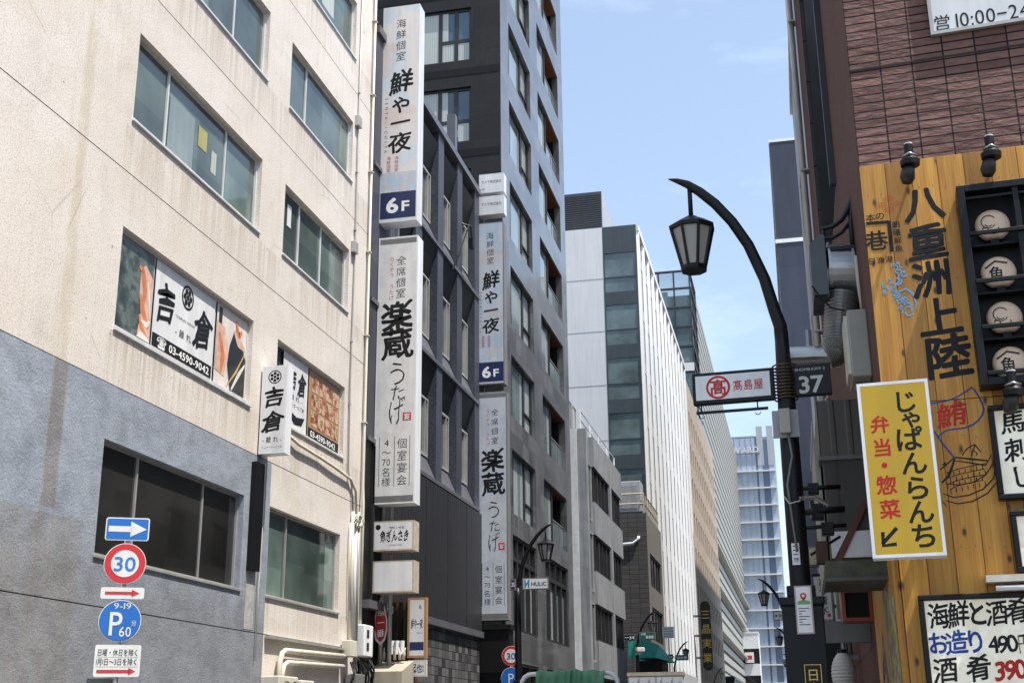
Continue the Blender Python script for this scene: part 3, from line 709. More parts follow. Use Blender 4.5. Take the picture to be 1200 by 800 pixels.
k.build('bracket', M['alu_dull'], t)
# dark duct cover below it
single(MB().box(FL, 19.60, 19.96, 4.17, 6.02, 0.008, 0.10), 'duct_cover', M['black'], 'tall narrow black duct cover on wall below the white hanging sign', 'duct cover', FL.pt(19.78, 4.17, 0), bevel=0.005)

# pipes and cables on the cream wall
def pipe(name, label, pts, rad, mat, cat='pipe', clips=(), group=None):
    if not clips: return single(MB().tube(pts, rad, 8), name, mat, label, cat, pts[-1], group, smooth=True)
    t = thing(name, label, cat, pts[-1], group)
    MB().tube(pts, rad, 8).build('tube', mat, t, smooth=True)
    for p in clips: MB().box(Frame(*p, ang=90), -rad * 1.7, rad * 1.7, -0.015, 0.015, -0.06, rad * 1.3).build('clip', mat, t)
    return t
P = FL.pt
pipe('drainpipe', 'slim cream drainpipe down the far corner of cream building', [P(25.18, 21.9, 0.06), P(25.18, 6.6, 0.06), P(25.12, 6.2, 0.10), P(25.12, 3.2, 0.10)], 0.035, M['offwhite'], 'drainpipe', [tuple(P(25.18, v, 0.06)) for v in (8, 10, 12, 14, 16, 18, 20)])
pipe('cable_conduit', 'thin grey conduit with small boxes running up between windows and corner', [P(24.32, 19.9, 0.03), P(24.30, 14.7, 0.03), P(24.33, 11.7, 0.03), P(24.28, 8.6, 0.03), P(24.30, 6.75, 0.04), P(24.55, 6.45, 0.04), P(24.62, 5.95, 0.04)], 0.018, M['alu_dull'], 'conduit', [tuple(P(24.3, v, 0.03)) for v in (8.2, 9.6, 12.2, 13.6, 15.6)])
for v, lab in ((11.72, 'small square junction box at top of third storey window'), (14.80, 'small square junction box at top of fourth storey window')):
    single(MB().box(FL, 24.14, 24.36, v - 0.10, v + 0.16, 0.002, 0.10), 'junction_box', M['alu_dull'], lab, 'junction box', P(24.25, v - 0.1, 0), bevel=0.01)
pipe('cable_run', 'bundle of sagging brown cables beneath the menu window', [P(20.5, 6.86, 0.05), P(21.5, 6.72, 0.07), P(22.6, 6.70, 0.06), P(23.4, 6.66, 0.07), P(24.4, 6.60, 0.06), P(24.75, 6.4, 0.06), P(24.8, 5.9, 0.06)], 0.032, M['offwhite'], 'cable')
pipe('cable_run', 'thin cable dropping down the painted wall to the lower pipes', [P(20.12, 6.1, 0.03), P(20.14, 4.9, 0.03), P(20.05, 4.0, 0.05), P(20.08, 2.7, 0.04)], 0.012, M['offwhite'], 'cable')
t = thing('pipe_bundle', 'cluster of cream pipes running down the corner of cream building', 'pipes', P(24.9, 2.2, 0.05))
for i, (u, v0, v1, r) in enumerate(((24.62, 3.2, 5.95, 0.035), (24.80, 3.35, 5.9, 0.045), (24.98, 3.1, 6.0, 0.035), (24.50, 3.9, 5.7, 0.022))):
    MB().tube([P(u, v1, 0.06), P(u, (v0 + v1) / 2, 0.06), P(u + 0.04, v0, 0.07)], r, 8).build('tube', (M['offwhite'], M['white'], M['alu_dull'], M['offwhite'])[i], t, smooth=True)
k = MB()
for i in range(9):
    a = random.random() * 6.28
    k.tube([P(24.75 + 0.16 * math.cos(a + j * 0.9) + 0.02 * i, 5.78 + 0.13 * math.sin(a + j * 0.9), 0.10 + 0.05 * math.sin(j + i)) for j in range(7)], 0.016, 5)
k.build('knot', M['offwhite'], t, smooth=True)
t = thing('wall_pipe', 'pair of ivory pipes bending over the low wall by air conditioner', 'pipe', P(20.9, 2.2, 0.05))
for dz, r in ((0, 0.05), (-0.20, 0.045)):
    MB().tube([P(21.0 + dz * -0.6, 2.2, 0.10), P(21.0 + dz * -0.6, 2.72 + dz, 0.10), P(21.08 + dz * -0.6, 2.88 + dz, 0.10), P(21.22 + dz * -0.6, 2.93 + dz, 0.10), P(24.2, 2.98 + dz, 0.10)], r, 8).build('tube', M['offwhite'], t, smooth=True)
MB().box(FL, 20.5, 24.5, 3.10, 3.15, 0.001, 0.10).build('ledge', M['alu_dull'], t)
t = thing('meter_box', 'white electricity meter box with two small windows at corner of cream building', 'meter box', P(25.4, 2.95, 0.1))
MB().box(FL, 25.0, 25.55, 3.02, 3.66, 0.02, 0.25).build('case', M['white'], t, bevel=0.02)
MB().box(FL, 25.14, 25.28, 3.40, 3.56, 0.251, 0.257).box(FL, 25.14, 25.28, 3.14, 3.30, 0.251, 0.257).build('window', M['dark_alu'], t)
single(MB().box(FL, 24.25, 24.66, 2.98, 3.30, 0.03, 0.22), 'switch_box', M['offwhite'], 'small beige switch box beside the white meter box', 'switch box', P(24.45, 2.98, 0.1), bevel=0.015)
t = thing('cable_tangle', 'tangle of black cables hanging below the meter box', 'cables', P(25.0, 2.3, 0.2))
for i in range(12):
    u, v = 24.5 + i * 0.11, 2.98 + random.uniform(-0.1, 0.05); du = random.uniform(-0.35, 0.35)
    k = MB().tube([P(u, v, 0.14), P(u + du * 0.4, v - 0.25, 0.25), P(u + du, v - 0.42, 0.2), P(u + du * 0.6, v - 0.7 - random.random() * 0.3, 0.15)], 0.018, 5); k.build('cord', M['black'], t, smooth=True)
MB().box(FL, 24.45, 24.95, 2.1, 2.65, 0.05, 0.3).build('box', M['midgrey'], t, bevel=0.02)
def ac_unit(u0, u1, v0, v1, label):
    t = thing('air_conditioner', label, 'air conditioner', P((u0 + u1) / 2, v0, 0.25), 'air conditioning units at the foot of the cream wall')
    MB().box(FL, u0, u1, v0, v1, 0.12, 0.46).build('case', M['offwhite'], t, bevel=0.02)
    k = MB(); uc, vc, r = u0 + (u1 - u0) * 0.4, (v0 + v1) / 2, (v1 - v0) * 0.40
    for q in range(6): k.ring(FL, uc, vc, r * (q + 0.55) / 6, r * (q + 0.85) / 6, 0.463, 24)
    k.build('fan_grille', M['dark_alu'], t)
    MB().box(FL, u1 - 0.22, u1 - 0.08, v1 - 0.18, v1 - 0.08, 0.461, 0.467).build('plate', M['dark_alu'], t)
    MB().box(FL, u0 + 0.08, u0 + 0.16, 0.12, v0 + 0.0, 0.14, 0.44).box(FL, u1 - 0.16, u1 - 0.08, 0.12, v0 + 0.0, 0.14, 0.44).build('stand', M['midgrey'], t)
ac_unit(20.15, 21.0, 1.75, 2.46, 'ivory outdoor air conditioner unit under the bent pipes')
ac_unit(21.15, 21.75, 1.70, 2.42, 'narrower ivory outdoor air conditioner unit beside the first one')

# ================================================================== black building with hexagonal bays
black = thing('black_building', 'black stone building with hexagonal window bays and ribbed metal base', 'building', (-9.0, 30.5, 0))
Y0, Y1, TOP = 25.5, 35.62, 18.1
pitch = 2.07; fl = [7.75, 11.0, 14.4, 17.55]
MB().box(FL, Y0, Y1, 7.75, TOP, -10, -0.34).box(FL, Y0, Y1, 0, 7.75, -10, -0.02).build('core', M['dark_recess'], black)
ps = [29.22 + (i - 1) * pitch for i in range(5)]
for a in ps: MB().box(FL, a - 0.28, a + 0.28, 7.80, TOP - 0.15, -0.60, 0.0).build('pilaster', M['black_granite'], black)
MB().box(FL, Y0, ps[0] - 0.28, 7.8, TOP - 0.15, -0.6, -0.002).build('pilaster', M['black_granite'], black)
for v in fl[:-1]: MB().box(FL, Y0, Y1, v - 0.05, v + 0.05, -0.6, 0.05).build('floor_band', M['sill_grey'], black)
MB().box(FL, Y0, Y1, TOP - 0.2, TOP, -0.6, 0.08).build('floor_band', M['sill_grey'], black)
HB_ = 0.26
for i in range(4):
    a, c = ps[i] + 0.28, ps[i + 1] - 0.28
    for j in range(3):
        v0, v1 = fl[j] + 0.05, fl[j + 1] - 0.05
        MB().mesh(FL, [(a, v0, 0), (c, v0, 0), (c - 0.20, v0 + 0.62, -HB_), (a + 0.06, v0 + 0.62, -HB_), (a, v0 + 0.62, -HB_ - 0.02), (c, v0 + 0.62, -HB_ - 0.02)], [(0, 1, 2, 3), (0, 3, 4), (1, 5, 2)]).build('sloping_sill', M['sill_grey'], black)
        MB().mesh(FL, [(a, v1, -0.01), (c, v1, -0.01), (c - 0.20, v1 - 1.0, -HB_), (a + 0.06, v1 - 1.0, -HB_), (a, v1 - 1.0, -HB_ - 0.02), (c, v1 - 1.0, -HB_ - 0.02)], [(3, 2, 1, 0), (0, 4, 3), (1, 2, 5)]).build('sloping_head', M['dark_recess'], black)  # near-black head and grey sill: shade and skylight put into their colours
        window(FL, a + 0.02, c - 0.04, v0 + 0.60, v1 - 0.96, HB_ + 0.05, black, M['alu_dull'], M['shop_pane'], (c - 0.30,), fw=0.06, proud=0.10)
b = MB()
for i in range(5): b.box(FL, 26.0 + i * 2.02, 26.0 + (i + 1) * 2.02 - 0.05, 4.25, 7.66, -0.02, 0.05)
b.build('cladding', M['black_clad'], black)
b = MB().box(FL, Y0, Y1, 4.05, 4.22, -0.02, 0.16); b.build('canopy_edge', M['sill_grey'], black)
b = MB().box(FL, 29.0, Y1, 0.0, 4.04, -0.02, 0.02); b.build('tiled_base', M['dark_tile'], black)
for i in range(5):
    b = MB().box(FL, ps[i] - 0.1, ps[i] + 0.16, TOP, TOP + 0.35 if i != 3 else TOP + 1.55, -0.4, -0.14)
    if i == 3: b.box(FL, ps[3] + 0.10, ps[3] + 0.5, TOP + 1.02, TOP + 1.25, -0.3, -0.2)
    b.build('roof_post', M['sill_grey'], black)
single(MB().tube([P(33.2, 15.95, 0.1), P(33.35, 15.9, 0.35), P(33.4, 15.4, 0.35)], 0.03, 6).tube([P(33.3, 15.9, 0.3), P(32.6, 14.7, 0.15), P(32.4, 14.2, 0.05)], 0.022, 5).box(FL, 33.28, 33.5, 15.2, 15.5, 0.28, 0.42), 'security_camera', M['black'], 'small black wall camera with cables between hexagonal bays', 'camera', P(33.2, 15.2, 0))

# ================================================================== upright light boxes, two columns
def fish_sign(F, u0, u1, v0, v1, label, casing, face='wash'):
    t = lightbox('upright_sign', label, F, u0, u1, v0, v1, 0.42, casing, M[face], 'upright restaurant light boxes', 0.03)
    h = v1 - v0; uc = (u0 + u1) / 2; wd_ = u1 - u0; q = lambda f: v1 - h * f; s = wd_ / 0.95
    k = MB(); k.vtext(F, '海鮮個室', uc, q(0.06), q(0.27), 0.27 * s, 0, 0.004, 0.10)
    k.char(F, '鮮', uc + 0.03 * s, q(0.365), 0.62 * s, 0.66 * s, 0, 0.03, 0.14); k.char(F, 'や', uc + 0.02 * s, q(0.475), 0.50 * s, 0.50 * s, 0, 0.03, 0.1)
    k.char(F, '一', uc + 0.01 * s, q(0.552), 0.52 * s, 0.50 * s, 0, 0.03, 0.12); k.char(F, '夜', uc + 0.02 * s, q(0.645), 0.58 * s, 0.56 * s, 0, 0.03, 0.12)
    for i, ch in enumerate('SENYA-ICHIYA'): k.char(F, ch, u0 + 0.14 * s, q(0.44 + i * 0.022), 0.11 * s, 0.11 * s, 0, 0.0, 0.0, -math.pi / 2)
    k.build('lettering', M['ink'], t)
    k = MB()
    for i in range(2):
        for j, ch in enumerate('海鮮個室'): k.char(F, ch, u0 + (0.22 + 0.2 * i) * s, q(0.715 + 0.018 * j), 0.11 * s, 0.11 * s, 0, 0.004)
    k.build('stamp', M['red_ink'], t)
    MB().box(F, u0 + 0.032, u1 - 0.032, q(0.865), q(0.78), -0.0011, -0.0003).build('cloud_print', M['sky_print'], t)
    MB().box(F, u0 + 0.032, u1 - 0.032, q(0.985), q(0.868), -0.0011, -0.0002).build('floor_band', M['navy'], t)
    k = MB(); k.char(F, '6', uc - 0.14 * s, q(0.925), 0.62 * s, 0.52 * s, 0.002, 0.045); k.char(F, 'F', uc + 0.19 * s, q(0.932), 0.46 * s, 0.36 * s, 0.002, 0.035)
    k.build('lettering', M['white_ink'], t); return t
def feast_sign(F, u0, u1, v0, v1, label, casing, face='wash_plain'):
    t = lightbox('upright_sign', label, F, u0, u1, v0, v1, 0.42, casing, M[face], 'upright restaurant light boxes', 0.03)
    h = v1 - v0; uc = (u0 + u1) / 2; s = (u1 - u0) / 0.97; q = lambda f: v1 - h * f
    k = MB(); k.vtext(F, '全席個室', uc + 0.08 * s, q(0.075), q(0.245), 0.25 * s, 0, 0.0, 0.10)
    k.char(F, '楽', uc, q(0.31), 0.78 * s, 0.78 * s, 0, 0.035, 0.15); k.char(F, '蔵', uc + 0.02 * s, q(0.415), 0.78 * s, 0.76 * s, 0, 0.03, 0.12)
    k.char(F, 'う', uc + 0.04 * s, q(0.53), 0.52 * s, 0.66 * s, 0, -0.006, 0.16); k.char(F, 'た', uc + 0.06 * s, q(0.60), 0.40 * s, 0.42 * s, 0, -0.004, 0.16); k.char(F, 'げ', uc + 0.02 * s, q(0.67), 0.40 * s, 0.66 * s, 0, -0.004, 0.14)
    k.vtext(F, '個室宴会', uc + 0.18 * s, q(0.765), q(0.94), 0.25 * s, 0, 0.002); k.vtext(F, '4〜 名様', uc - 0.19 * s, q(0.765), q(0.94), 0.22 * s, 0, 0.002)
    k.htext(F, '70', uc - 0.29 * s, uc - 0.09 * s, q(0.852), 0.22 * s, 0, 0.002)
    for du in (-0.36, 0.0, 0.36): k.quad(F, uc + du * s - 0.006, uc + du * s + 0.006, q(0.94), q(0.76), 0)
    k.build('lettering', M['ink'], t)
    k = MB(); k.vtext(F, 'らくぞう うたげ', uc - 0.15 * s, q(0.075), q(0.25), 0.13 * s, 0, 0.0)
    k.quad(F, uc + 0.18 * s, uc + 0.38 * s, q(0.705), q(0.675), 0); k.build('stamp', M['red_ink'], t)
    MB().char(F, '宴', uc + 0.28 * s, q(0.69), 0.16 * s, 0.16 * s, 0.002, 0.01).build('lettering', M['white_ink'], t)
    MB().box(F, u0 + 0.032, u1 - 0.032, q(0.028), q(0.007), -0.0011, -0.0003).box(F, u0 + 0.032, u1 - 0.032, q(0.995), q(0.972), -0.0011, -0.0003).build('face_end_strip', M['midgrey'], t)  # dark grey strips across the top and bottom of the face
    return t
FA = front(26.0); FB = front(35.8)
fish_sign(FA, -9.02, -8.07, 13.05, 18.88, 'nearer upright sign with blue sea print and big 6F, above its white neighbour', M['alu'])
feast_sign(FA, -8.99, -8.03, 6.33, 12.66, 'nearer long upright sign in pale grey with brush writing and red stamp', M['white'])
t = lightbox('light_box', 'small landscape light box with black brush writing below the nearer long sign', FA, -8.96, -8.03, 5.30, 5.95, 0.40, M['rustframe'], M['panel_white'], 'small light boxes', 0.03)
k = MB(); k.htext(FA, '魚ぎんさき', -8.80, -8.14, 5.62, 0.26, 0, 0.035, 0.2); k.disc(FA, -8.85, 5.82, 0.06, 0); k.htext(FA, 'UOGIN SAKI', -8.6, -8.3, 5.42, 0.05, 0); k.htext(FA, '海鮮と地酒', -8.6, -8.25, 5.80, 0.06, 0)
k.build('lettering', M['ink'], t)
lightbox('light_box', 'small blank white light box in rusty frame, lowest of nearer sign column', FA, -8.95, -8.02, 4.40, 5.08, 0.40, M['rustframe'], M['panel_white'], 'small light boxes', 0.03)
t = thing('sign_post', 'grey steel posts carrying the nearer column of upright signs', 'sign post', FA.pt(-8.7, 0.12, -0.6))
for u in (-8.92, -8.72): MB().tube([FA.pt(u, 0.12, -0.55), FA.pt(u, 18.6, -0.55)], 0.05, 8).build('post', M['alu_dull'], t, smooth=True)
k = MB()
for v in (18.3, 13.6, 12.3, 6.8, 5.6, 4.7): k.box(FA, -9.0, -8.62, v - 0.04, v + 0.04, -0.62, -0.421)
k.build('cross_arm', M['alu_dull'], t)
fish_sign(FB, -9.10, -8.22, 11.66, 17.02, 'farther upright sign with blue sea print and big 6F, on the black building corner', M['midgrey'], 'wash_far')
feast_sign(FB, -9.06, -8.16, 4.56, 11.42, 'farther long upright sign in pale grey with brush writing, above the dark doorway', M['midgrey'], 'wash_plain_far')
for v0, v1, lab, s in ((18.06, 18.72, 'upper of two small company light boxes above farther upright sign', '7F'), (17.30, 17.94, 'lower of two small company light boxes above farther upright sign', '')):
    t = lightbox('light_box', lab, FB, -9.02, -8.20, v0, v1, 0.38, M['alu'], M['panel_white'], 'small company light boxes', 0.03)
    k = MB(); k.htext(FB, 'マスヤ株式会社', -8.95, -8.27, v1 - 0.28, 0.12, 0, 0.012)
    if s: k.htext(FB, s, -8.95, -8.82, v0 + 0.12, 0.10, 0)
    k.build('lettering', M['ink'], t)
t = thing('sign_post', 'dark steel frame carrying the farther column of upright signs', 'sign post', FB.pt(-9.0, 0.12, -0.5))
for u in (-9.02, -8.4): MB().box(FB, u - 0.05, u + 0.05, 0.12, 18.6, -0.52, -0.43).build('post', M['midgrey'], t)
single(MB().box(FB, -9.1, -8.15, 0.12, 4.3, -0.6, -0.05).box(FB, -9.12, -8.10, 4.30, 4.44, -0.6, 0.0).box(FB, -9.12, -8.10, 3.10, 3.16, -0.05, 0.0), 'entrance_surround', M['dark_recess'], 'dark doorway surround beneath the farther upright sign', 'doorway', FB.pt(-8.6, 0.12, -0.3))

# little shop front between the cream and black buildings
shop = thing('restaurant_frontage', 'small restaurant front with brown slatted wall and tan awning beside cream building', 'shop front', (-9.0, 27.0, 0.12))
FSH = front(27.2)
MB().box(FSH, -10.6, -8.35, 0.12, 4.35, -0.3, -0.02).build('wall', M['timber_brown'], shop)
b = MB()
for i in range(9): b.box(FSH, -9.9 + i * 0.17, -9.9 + i * 0.17 + 0.09, 3.02, 4.30, -0.02, 0.05)
b.build('slats', M['black'], shop)
b = MB().prism(Frame(-10.2, 26.9, 0, 90), [(-0.9, 2.0), (-0.9, 2.75), (-0.05, 3.0), (-0.05, 2.0)], 0, 1.95); b.build('awning', M['awning_tan'], shop)
k = MB().htext(front(25.98), '一番魚市場', -9.1, -8.4, 2.38, 0.22, 0.01, 0.03, 0.2); k.build('lettering', M['ink'], shop)
fs2 = front(27.0)
u0, v1 = fs2.hit(478, 700); u1, v0 = fs2.hit(499, 770)
t = lightbox('shop_sign', 'portrait restaurant sign in light oak frame beside brown slats', fs2, u0, u1, v0, v1, 0.14, M['oak'], M['panel_white'], None, 0.05)
k = MB(); k.htext(fs2, '鮮や一夜', u0 + 0.08, u1 - 0.08, (v0 + v1) / 2 + 0.08, 0.22, 0, 0.02, 0.1); k.htext(fs2, 'SENYA', (u0 + u1) / 2, u1 - 0.08, (v0 + v1) / 2 - 0.12, 0.05, 0); k.char(fs2, '6', u1 - 0.14, v1 - 0.2, 0.14, 0.14, 0); k.build('lettering', M['ink'], t)
MB().quad(fs2, u0 + 0.055, u1 - 0.055, v0 + 0.16, v0 + 0.34, 0.0).build('band', M['navy'], t)
u0, v1 = fs2.hit(478, 773); u1, v0 = fs2.hit(499, 792)
t = lightbox('shop_sign', 'small white plate with black writing under the oak framed sign', fs2, u0, u1, v0, v1, 0.12, M['offwhite'], M['panel_white'], None, 0.03)
MB().htext(fs2, '起也!', u0 + 0.06, u1 - 0.05, (v0 + v1) / 2, 0.2, 0, 0.02, 0.1).build('lettering', M['ink'], t)
u, v = fs2.hit(446, 727, 0.5)
t = thing('leaf_sign', 'red pointed leaf-shaped sign with white edge on the brown slats', 'sign', fs2.pt(u, v - 0.5, 0))
lf = [(0, -0.52), (0.10, -0.42), (0.15, -0.2), (0.14, 0.05), (0.08, 0.3), (0.0, 0.52), (-0.08, 0.3), (-0.14, 0.05), (-0.15, -0.2), (-0.10, -0.42)]
FLF = Frame(fs2.pt(u, v, 0.5).x, fs2.pt(u, v, 0.5).y, v, 20)
MB().prism(FLF, lf, 0, 0.03).build('board', M['sign_white'], t); MB().prism(FLF, [(a * 0.82, c * 0.88) for a, c in lf], 0.031, 0.04).build('face', M['red_ink'], t)
MB().vtext(FLF, '魚一番', 0, 0.3, -0.38, 0.17, 0.044, 0.02, 0.1).build('lettering', M['white_ink'], t)
for i, (x, lab) in enumerate(((459, 'white cylinder lamp nearest the leaf sign, first of three'), (465, 'white cylinder lamp in the middle of three'), (471, 'white cylinder lamp nearest the oak framed sign'))):
    u, v = fs2.hit(x, 759, 0.25); a = fs2.pt(u, v - 0.13, 0.25); c = fs2.pt(u, v + 0.16, 0.25)
    t = thing('wall_lamp', lab, 'lamp', a, 'three small cylinder lamps over the tan awning')
    MB().tube([a, c], 0.055, 12).build('shade', M['white'], t, smooth=False); MB().box(fs2, u - 0.015, u + 0.015, v - 0.02, v + 0.02, -0.02, 0.2).build('arm', M['black'], t)
for i in range(14):
    p = fs2.pt(-9.85 + i * 0.11 + random.uniform(-0.03, 0.03), 3.02, 0.35); h_ = random.uniform(0.14, 0.32); s_ = random.uniform(-0.05, 0.05)
    single(MB().tube([p, p + Vector((s_ * 0.3, 0, h_ * 0.55)), p + Vector((s_ * 0.6, 0, h_ * 0.75)), p + Vector((s_, 0, h_))], [0.036, 0.034, 0.014, 0.012], 8), 'bottle', M['offwhite'], 'pale slim bottle in the row on the tan awning ledge', 'bottle', p, 'pale bottles on the tan awning ledge', smooth=True)
# ================================================================== granite tower
tower = thing('granite_tower', 'tall granite office tower with deep window recesses and dark street end', 'building', (-9.0, 45.0, 0))
FT = front(38.9); Y0, Y1, TOP = 38.9, 51.75, 41.0; D = 0.27
tops = [7.72, 10.62, 13.95, 17.25, 20.52, 23.78, 27.05, 30.32, 33.6, 36.9]
h1 = [(40.25, 44.2, t - (3.1 if i == 0 else 2.2), t) for i, t in enumerate(tops)]
h2 = [(45.75, 50.55, t - (3.1 if i == 0 else 2.2), t) for i, t in enumerate(tops)]
low = [(40.25, 44.2, 0.3, 3.6), (45.75, 50.55, 0.3, 3.6)]
MB().wall(FL, Y0, Y1, 0, TOP, h1 + h2 + low, D).build('wall', M['side_granite'], tower)
fh = [(-12.35, -10.10, a, a + 2.2) for a in (11.75, 15.0, 18.3, 21.55, 24.82, 28.1, 31.4, 34.7)] + [(-17.3, -15.0, a, a + 2.2) for a in (18.3, 21.55, 24.82, 28.1, 31.4, 34.7)]
MB().wall(FT, -20.0, -9.003, 0, TOP, fh, 0.18).build('end_wall', M['dark_granite'], tower)
MB().box(FL, Y0 + 0.25, Y1 - 0.01, 0, TOP - 0.02, -11.0, -2.2).box(FL, Y1 - 0.01, Y1, 0, TOP, -11, -0.003).box(FL, Y0 + 0.25, Y0 + 1.3, 0, TOP, -2.2, -0.29).box(FL, 44.25, 45.7, 0, TOP, -2.2, -0.29).box(FL, 50.6, Y1 - 0.01, 0, TOP, -2.2, -0.29).build('core', M['dark_recess'], tower)
MB().box(FL, Y0 - 0.04, Y1 + 0.04, TOP + 0.001, TOP + 0.3, -11, 0.04).build('parapet', M['midgrey'], tower)
for v in (14.55, 17.82, 21.1, 24.37, 27.65, 30.9): MB().box(FT, -20.0, -9.05, v - 0.14, v + 0.14, 0.001, 0.012).build('string_course', M['dark_recess'], tower)
for h in fh:
    wn_ = window(FT, *h, 0.16, tower, M['dark_alu'], M['sky_pane'], (h[0] + 1.06, h[0] + 1.66), [(h[2] + 0.88, h[0] + 1.06, h[1])], fw=0.09, mw=0.15, proud=0.06)
    cu_ = MB().quad(FT, h[0] + 0.09, h[0] + 0.98, h[2] + 0.09, h[3] - 0.09, -0.125).quad(FT, h[0] + 1.13, h[0] + 1.58, h[2] + 0.09, h[2] + 0.80, -0.125).quad(FT, h[0] + 1.74, h[1] - 0.09, h[2] + 0.09, h[2] + 0.80, -0.125)
    cu_.quad(FT, h[0] + 1.13, h[0] + 1.36, h[2] + 0.96, h[3] - 0.09, -0.125).build('curtain', M['curtain_full'], wn_)
for i, (h, q) in enumerate(zip(h1, h2)):
    if i == 0:
        for hh, k in ((h, 4), (q, 4)):
            wn_ = window(FL, *hh, D - 0.05, tower, M['dark_alu'], M['tower_pane'], [hh[0] + (hh[1] - hh[0]) * j / k for j in range(1, k)], [(hh[3] - 0.75, hh[0], hh[1])], fw=0.09, mw=0.16, proud=0.16)
            MB().box(FL, hh[0] + 0.1, hh[1] - 0.1, hh[3] - 0.70, hh[3] - 0.1, -0.18, -0.16).build('transom_panel', M['dark_pane'], wn_)
    else:
        window(FL, *h, D - 0.05, tower, M['dark_alu'], M['tower_pane'], (h[0] + 0.65, h[0] + 2.6), [(h[2] + 0.75, h[0], h[0] + 0.65), (h[2] + 0.75, h[0] + 2.6, h[1])], fw=0.07, proud=0.10)
        m = q[0] + 2.3
        window(FL, q[0], m, q[2], q[3], D - 0.05, tower, M['dark_alu'], M['tower_pane'], (q[0] + 0.5,), fw=0.07, proud=0.10)
        MB().box(FL, m + 0.01, q[1] - 0.01, q[2] + 0.01, q[3] - 0.05, -2.19, -2.15).build('balcony_wall', M['dark_recess'], tower)
        MB().box(FL, m + 0.01, q[1] - 0.02, q[3] - 0.045, q[3] - 0.005, -0.85, -0.02).build('balcony_soffit', M['amber_soffit'], tower)
        MB().box(FL, q[1] - 0.012, q[1] - 0.002, q[2] + 0.01, q[3] - 0.05, -2.1, -0.30).build('balcony_cheek', M['dark_recess'], tower)
        rl = MB().box(FL, m + 0.02, q[1] - 0.02, q[2] + 0.98, q[2] + 1.03, -0.20, -0.15).box(FL, m + 0.02, m + 0.06, q[2], q[2] + 1.0, -0.2, -0.15)
        rl = rl.box(FL, m + 1.25, m + 1.29, q[2], q[2] + 1.0, -0.2, -0.15).build('railing', M['midgrey'], tower)
        MB().box(FL, m + 0.07, q[1] - 0.03, q[2] + 0.02, q[2] + 0.97, -0.185, -0.17).build('balcony_glass', M['office_pane'], rl)
for hh in low: window(FL, *hh, D - 0.05, tower, M['dark_alu'], M['dark_pane'], [hh[0] + (hh[1] - hh[0]) * j / 3 for j in (1, 2)], fw=0.08, proud=0.2)

# ================================================================== zinc building
zinc = thing('zinc_panel_building', 'low grey building with zinc spandrel bands and rough white end wall', 'building', (-9.0, 63.0, 0))
Y0, Y1, TOP = 56.2, 67.6, 14.9
MB().box(FL, Y0, Y1, 0, TOP - 0.3, -9, -0.25).build('core', M['midgrey'], zinc)
MB().box(front(Y0), -10.6, -9.42, 0, TOP, 0.0, 0.25).build('end_wall', M['render_white'], zinc)
MB().box(FL, Y0 - 0.2, Y0 + 0.35, 0, TOP, -0.40, 0.0).build('corner_pier', M['spandrel'], zinc)
for v0, v1 in ((13.45, TOP), (10.22, 11.75), (7.0, 8.5), (3.75, 5.35)):
    b = MB()
    for i in range(3): b.box(FL, 57.9 + i * 3.2, 57.9 + (i + 1) * 3.2 - 0.012, v0, v1, -0.25, 0.05)
    b.build('spandrel', M['spandrel'], zinc)
for v0, v1 in ((11.75, 13.45), (8.5, 10.22), (5.35, 7.0), (2.2, 3.75)):
    window(FL, 56.6, 57.7, v0 - 1.0, v1, 0.12, zinc, M['alu_dull'], M['dark_pane'], (), fw=0.08, proud=0.08)
    window(FL, 58.1, 62.9, v0, v1, 0.12, zinc, M['dark_alu'], M['dark_pane'], (59.3, 60.5, 61.7), fw=0.09, proud=0.10, sill=0.05)
    window(FL, 63.5, 67.1, v0, v1, 0.12, zinc, M['dark_alu'], M['dark_pane'], (64.7, 65.9), fw=0.09, proud=0.10, sill=0.05)
MB().box(FL, 62.95, 63.45, 2.2, TOP - 0.1, -0.25, 0.075).build('pier', M['spandrel'], zinc)
k = MB()
for i in range(5): k.tube([P(56.3 + i * 2.8, TOP, -0.3), P(56.3 + i * 2.8, TOP + 0.95, -0.3)], 0.04, 6)
for z in (0.5, 0.95): k.tube([P(56.3, TOP + z, -0.3), P(67.5, TOP + z, -0.3)], 0.035, 6)
k.build('roof_railing', M['white'], zinc)
k = MB()
for u in (58.0, 59.4):
    k.tube([P(u, TOP, -1.2), P(u, TOP + 2.0, -1.2), P(u + 1.0, TOP + 2.0, -1.2), P(u + 1.0, TOP, -1.2)], 0.05, 6)
k.build('roof_frame', M['alu_dull'], zinc)

# ================================================================== dark brick building
db = thing('dark_brick_building', 'dark grey brick building with blank end wall, rooftop railing and white pipe', 'building', (-9.0, 84.0, 0))
FD = front(79.6); Y0, Y1, TOP = 79.6, 88.4, 14.7
hs = [(81.0, 87.5, v, v + 2.1) for v in (3.6, 6.8, 10.2)]
MB().box(FD, -13.5, -9.003, 0, TOP, -0.3, 0).build('end_wall', M['dark_brick'], db)
MB().wall(FL, Y0, Y1, 0, TOP, hs, 0.2).build('wall', M['beige'] if False else plain('brown_grey_tile', (0.16, 0.145, 0.13), 0.6), db)
MB().box(FL, Y0 + 0.3, Y1, 0, TOP - 0.01, -6, -0.25).build('core', M['dark_recess'], db)
for h in hs: window(FL, *h, 0.18, db, M['dark_alu'], M['dark_pane'], (82.7, 84.4, 86.0), fw=0.10, proud=0.08)
MB().tube([FD.pt(-10.9, 12.7, 0.12), FD.pt(-9.9, 12.75, 0.12), FD.pt(-9.55, 13.0, 0.12), FD.pt(-9.5, 13.2, 0.12)], 0.09, 8).build('pipe', M['white'], db, smooth=True)
k = MB()
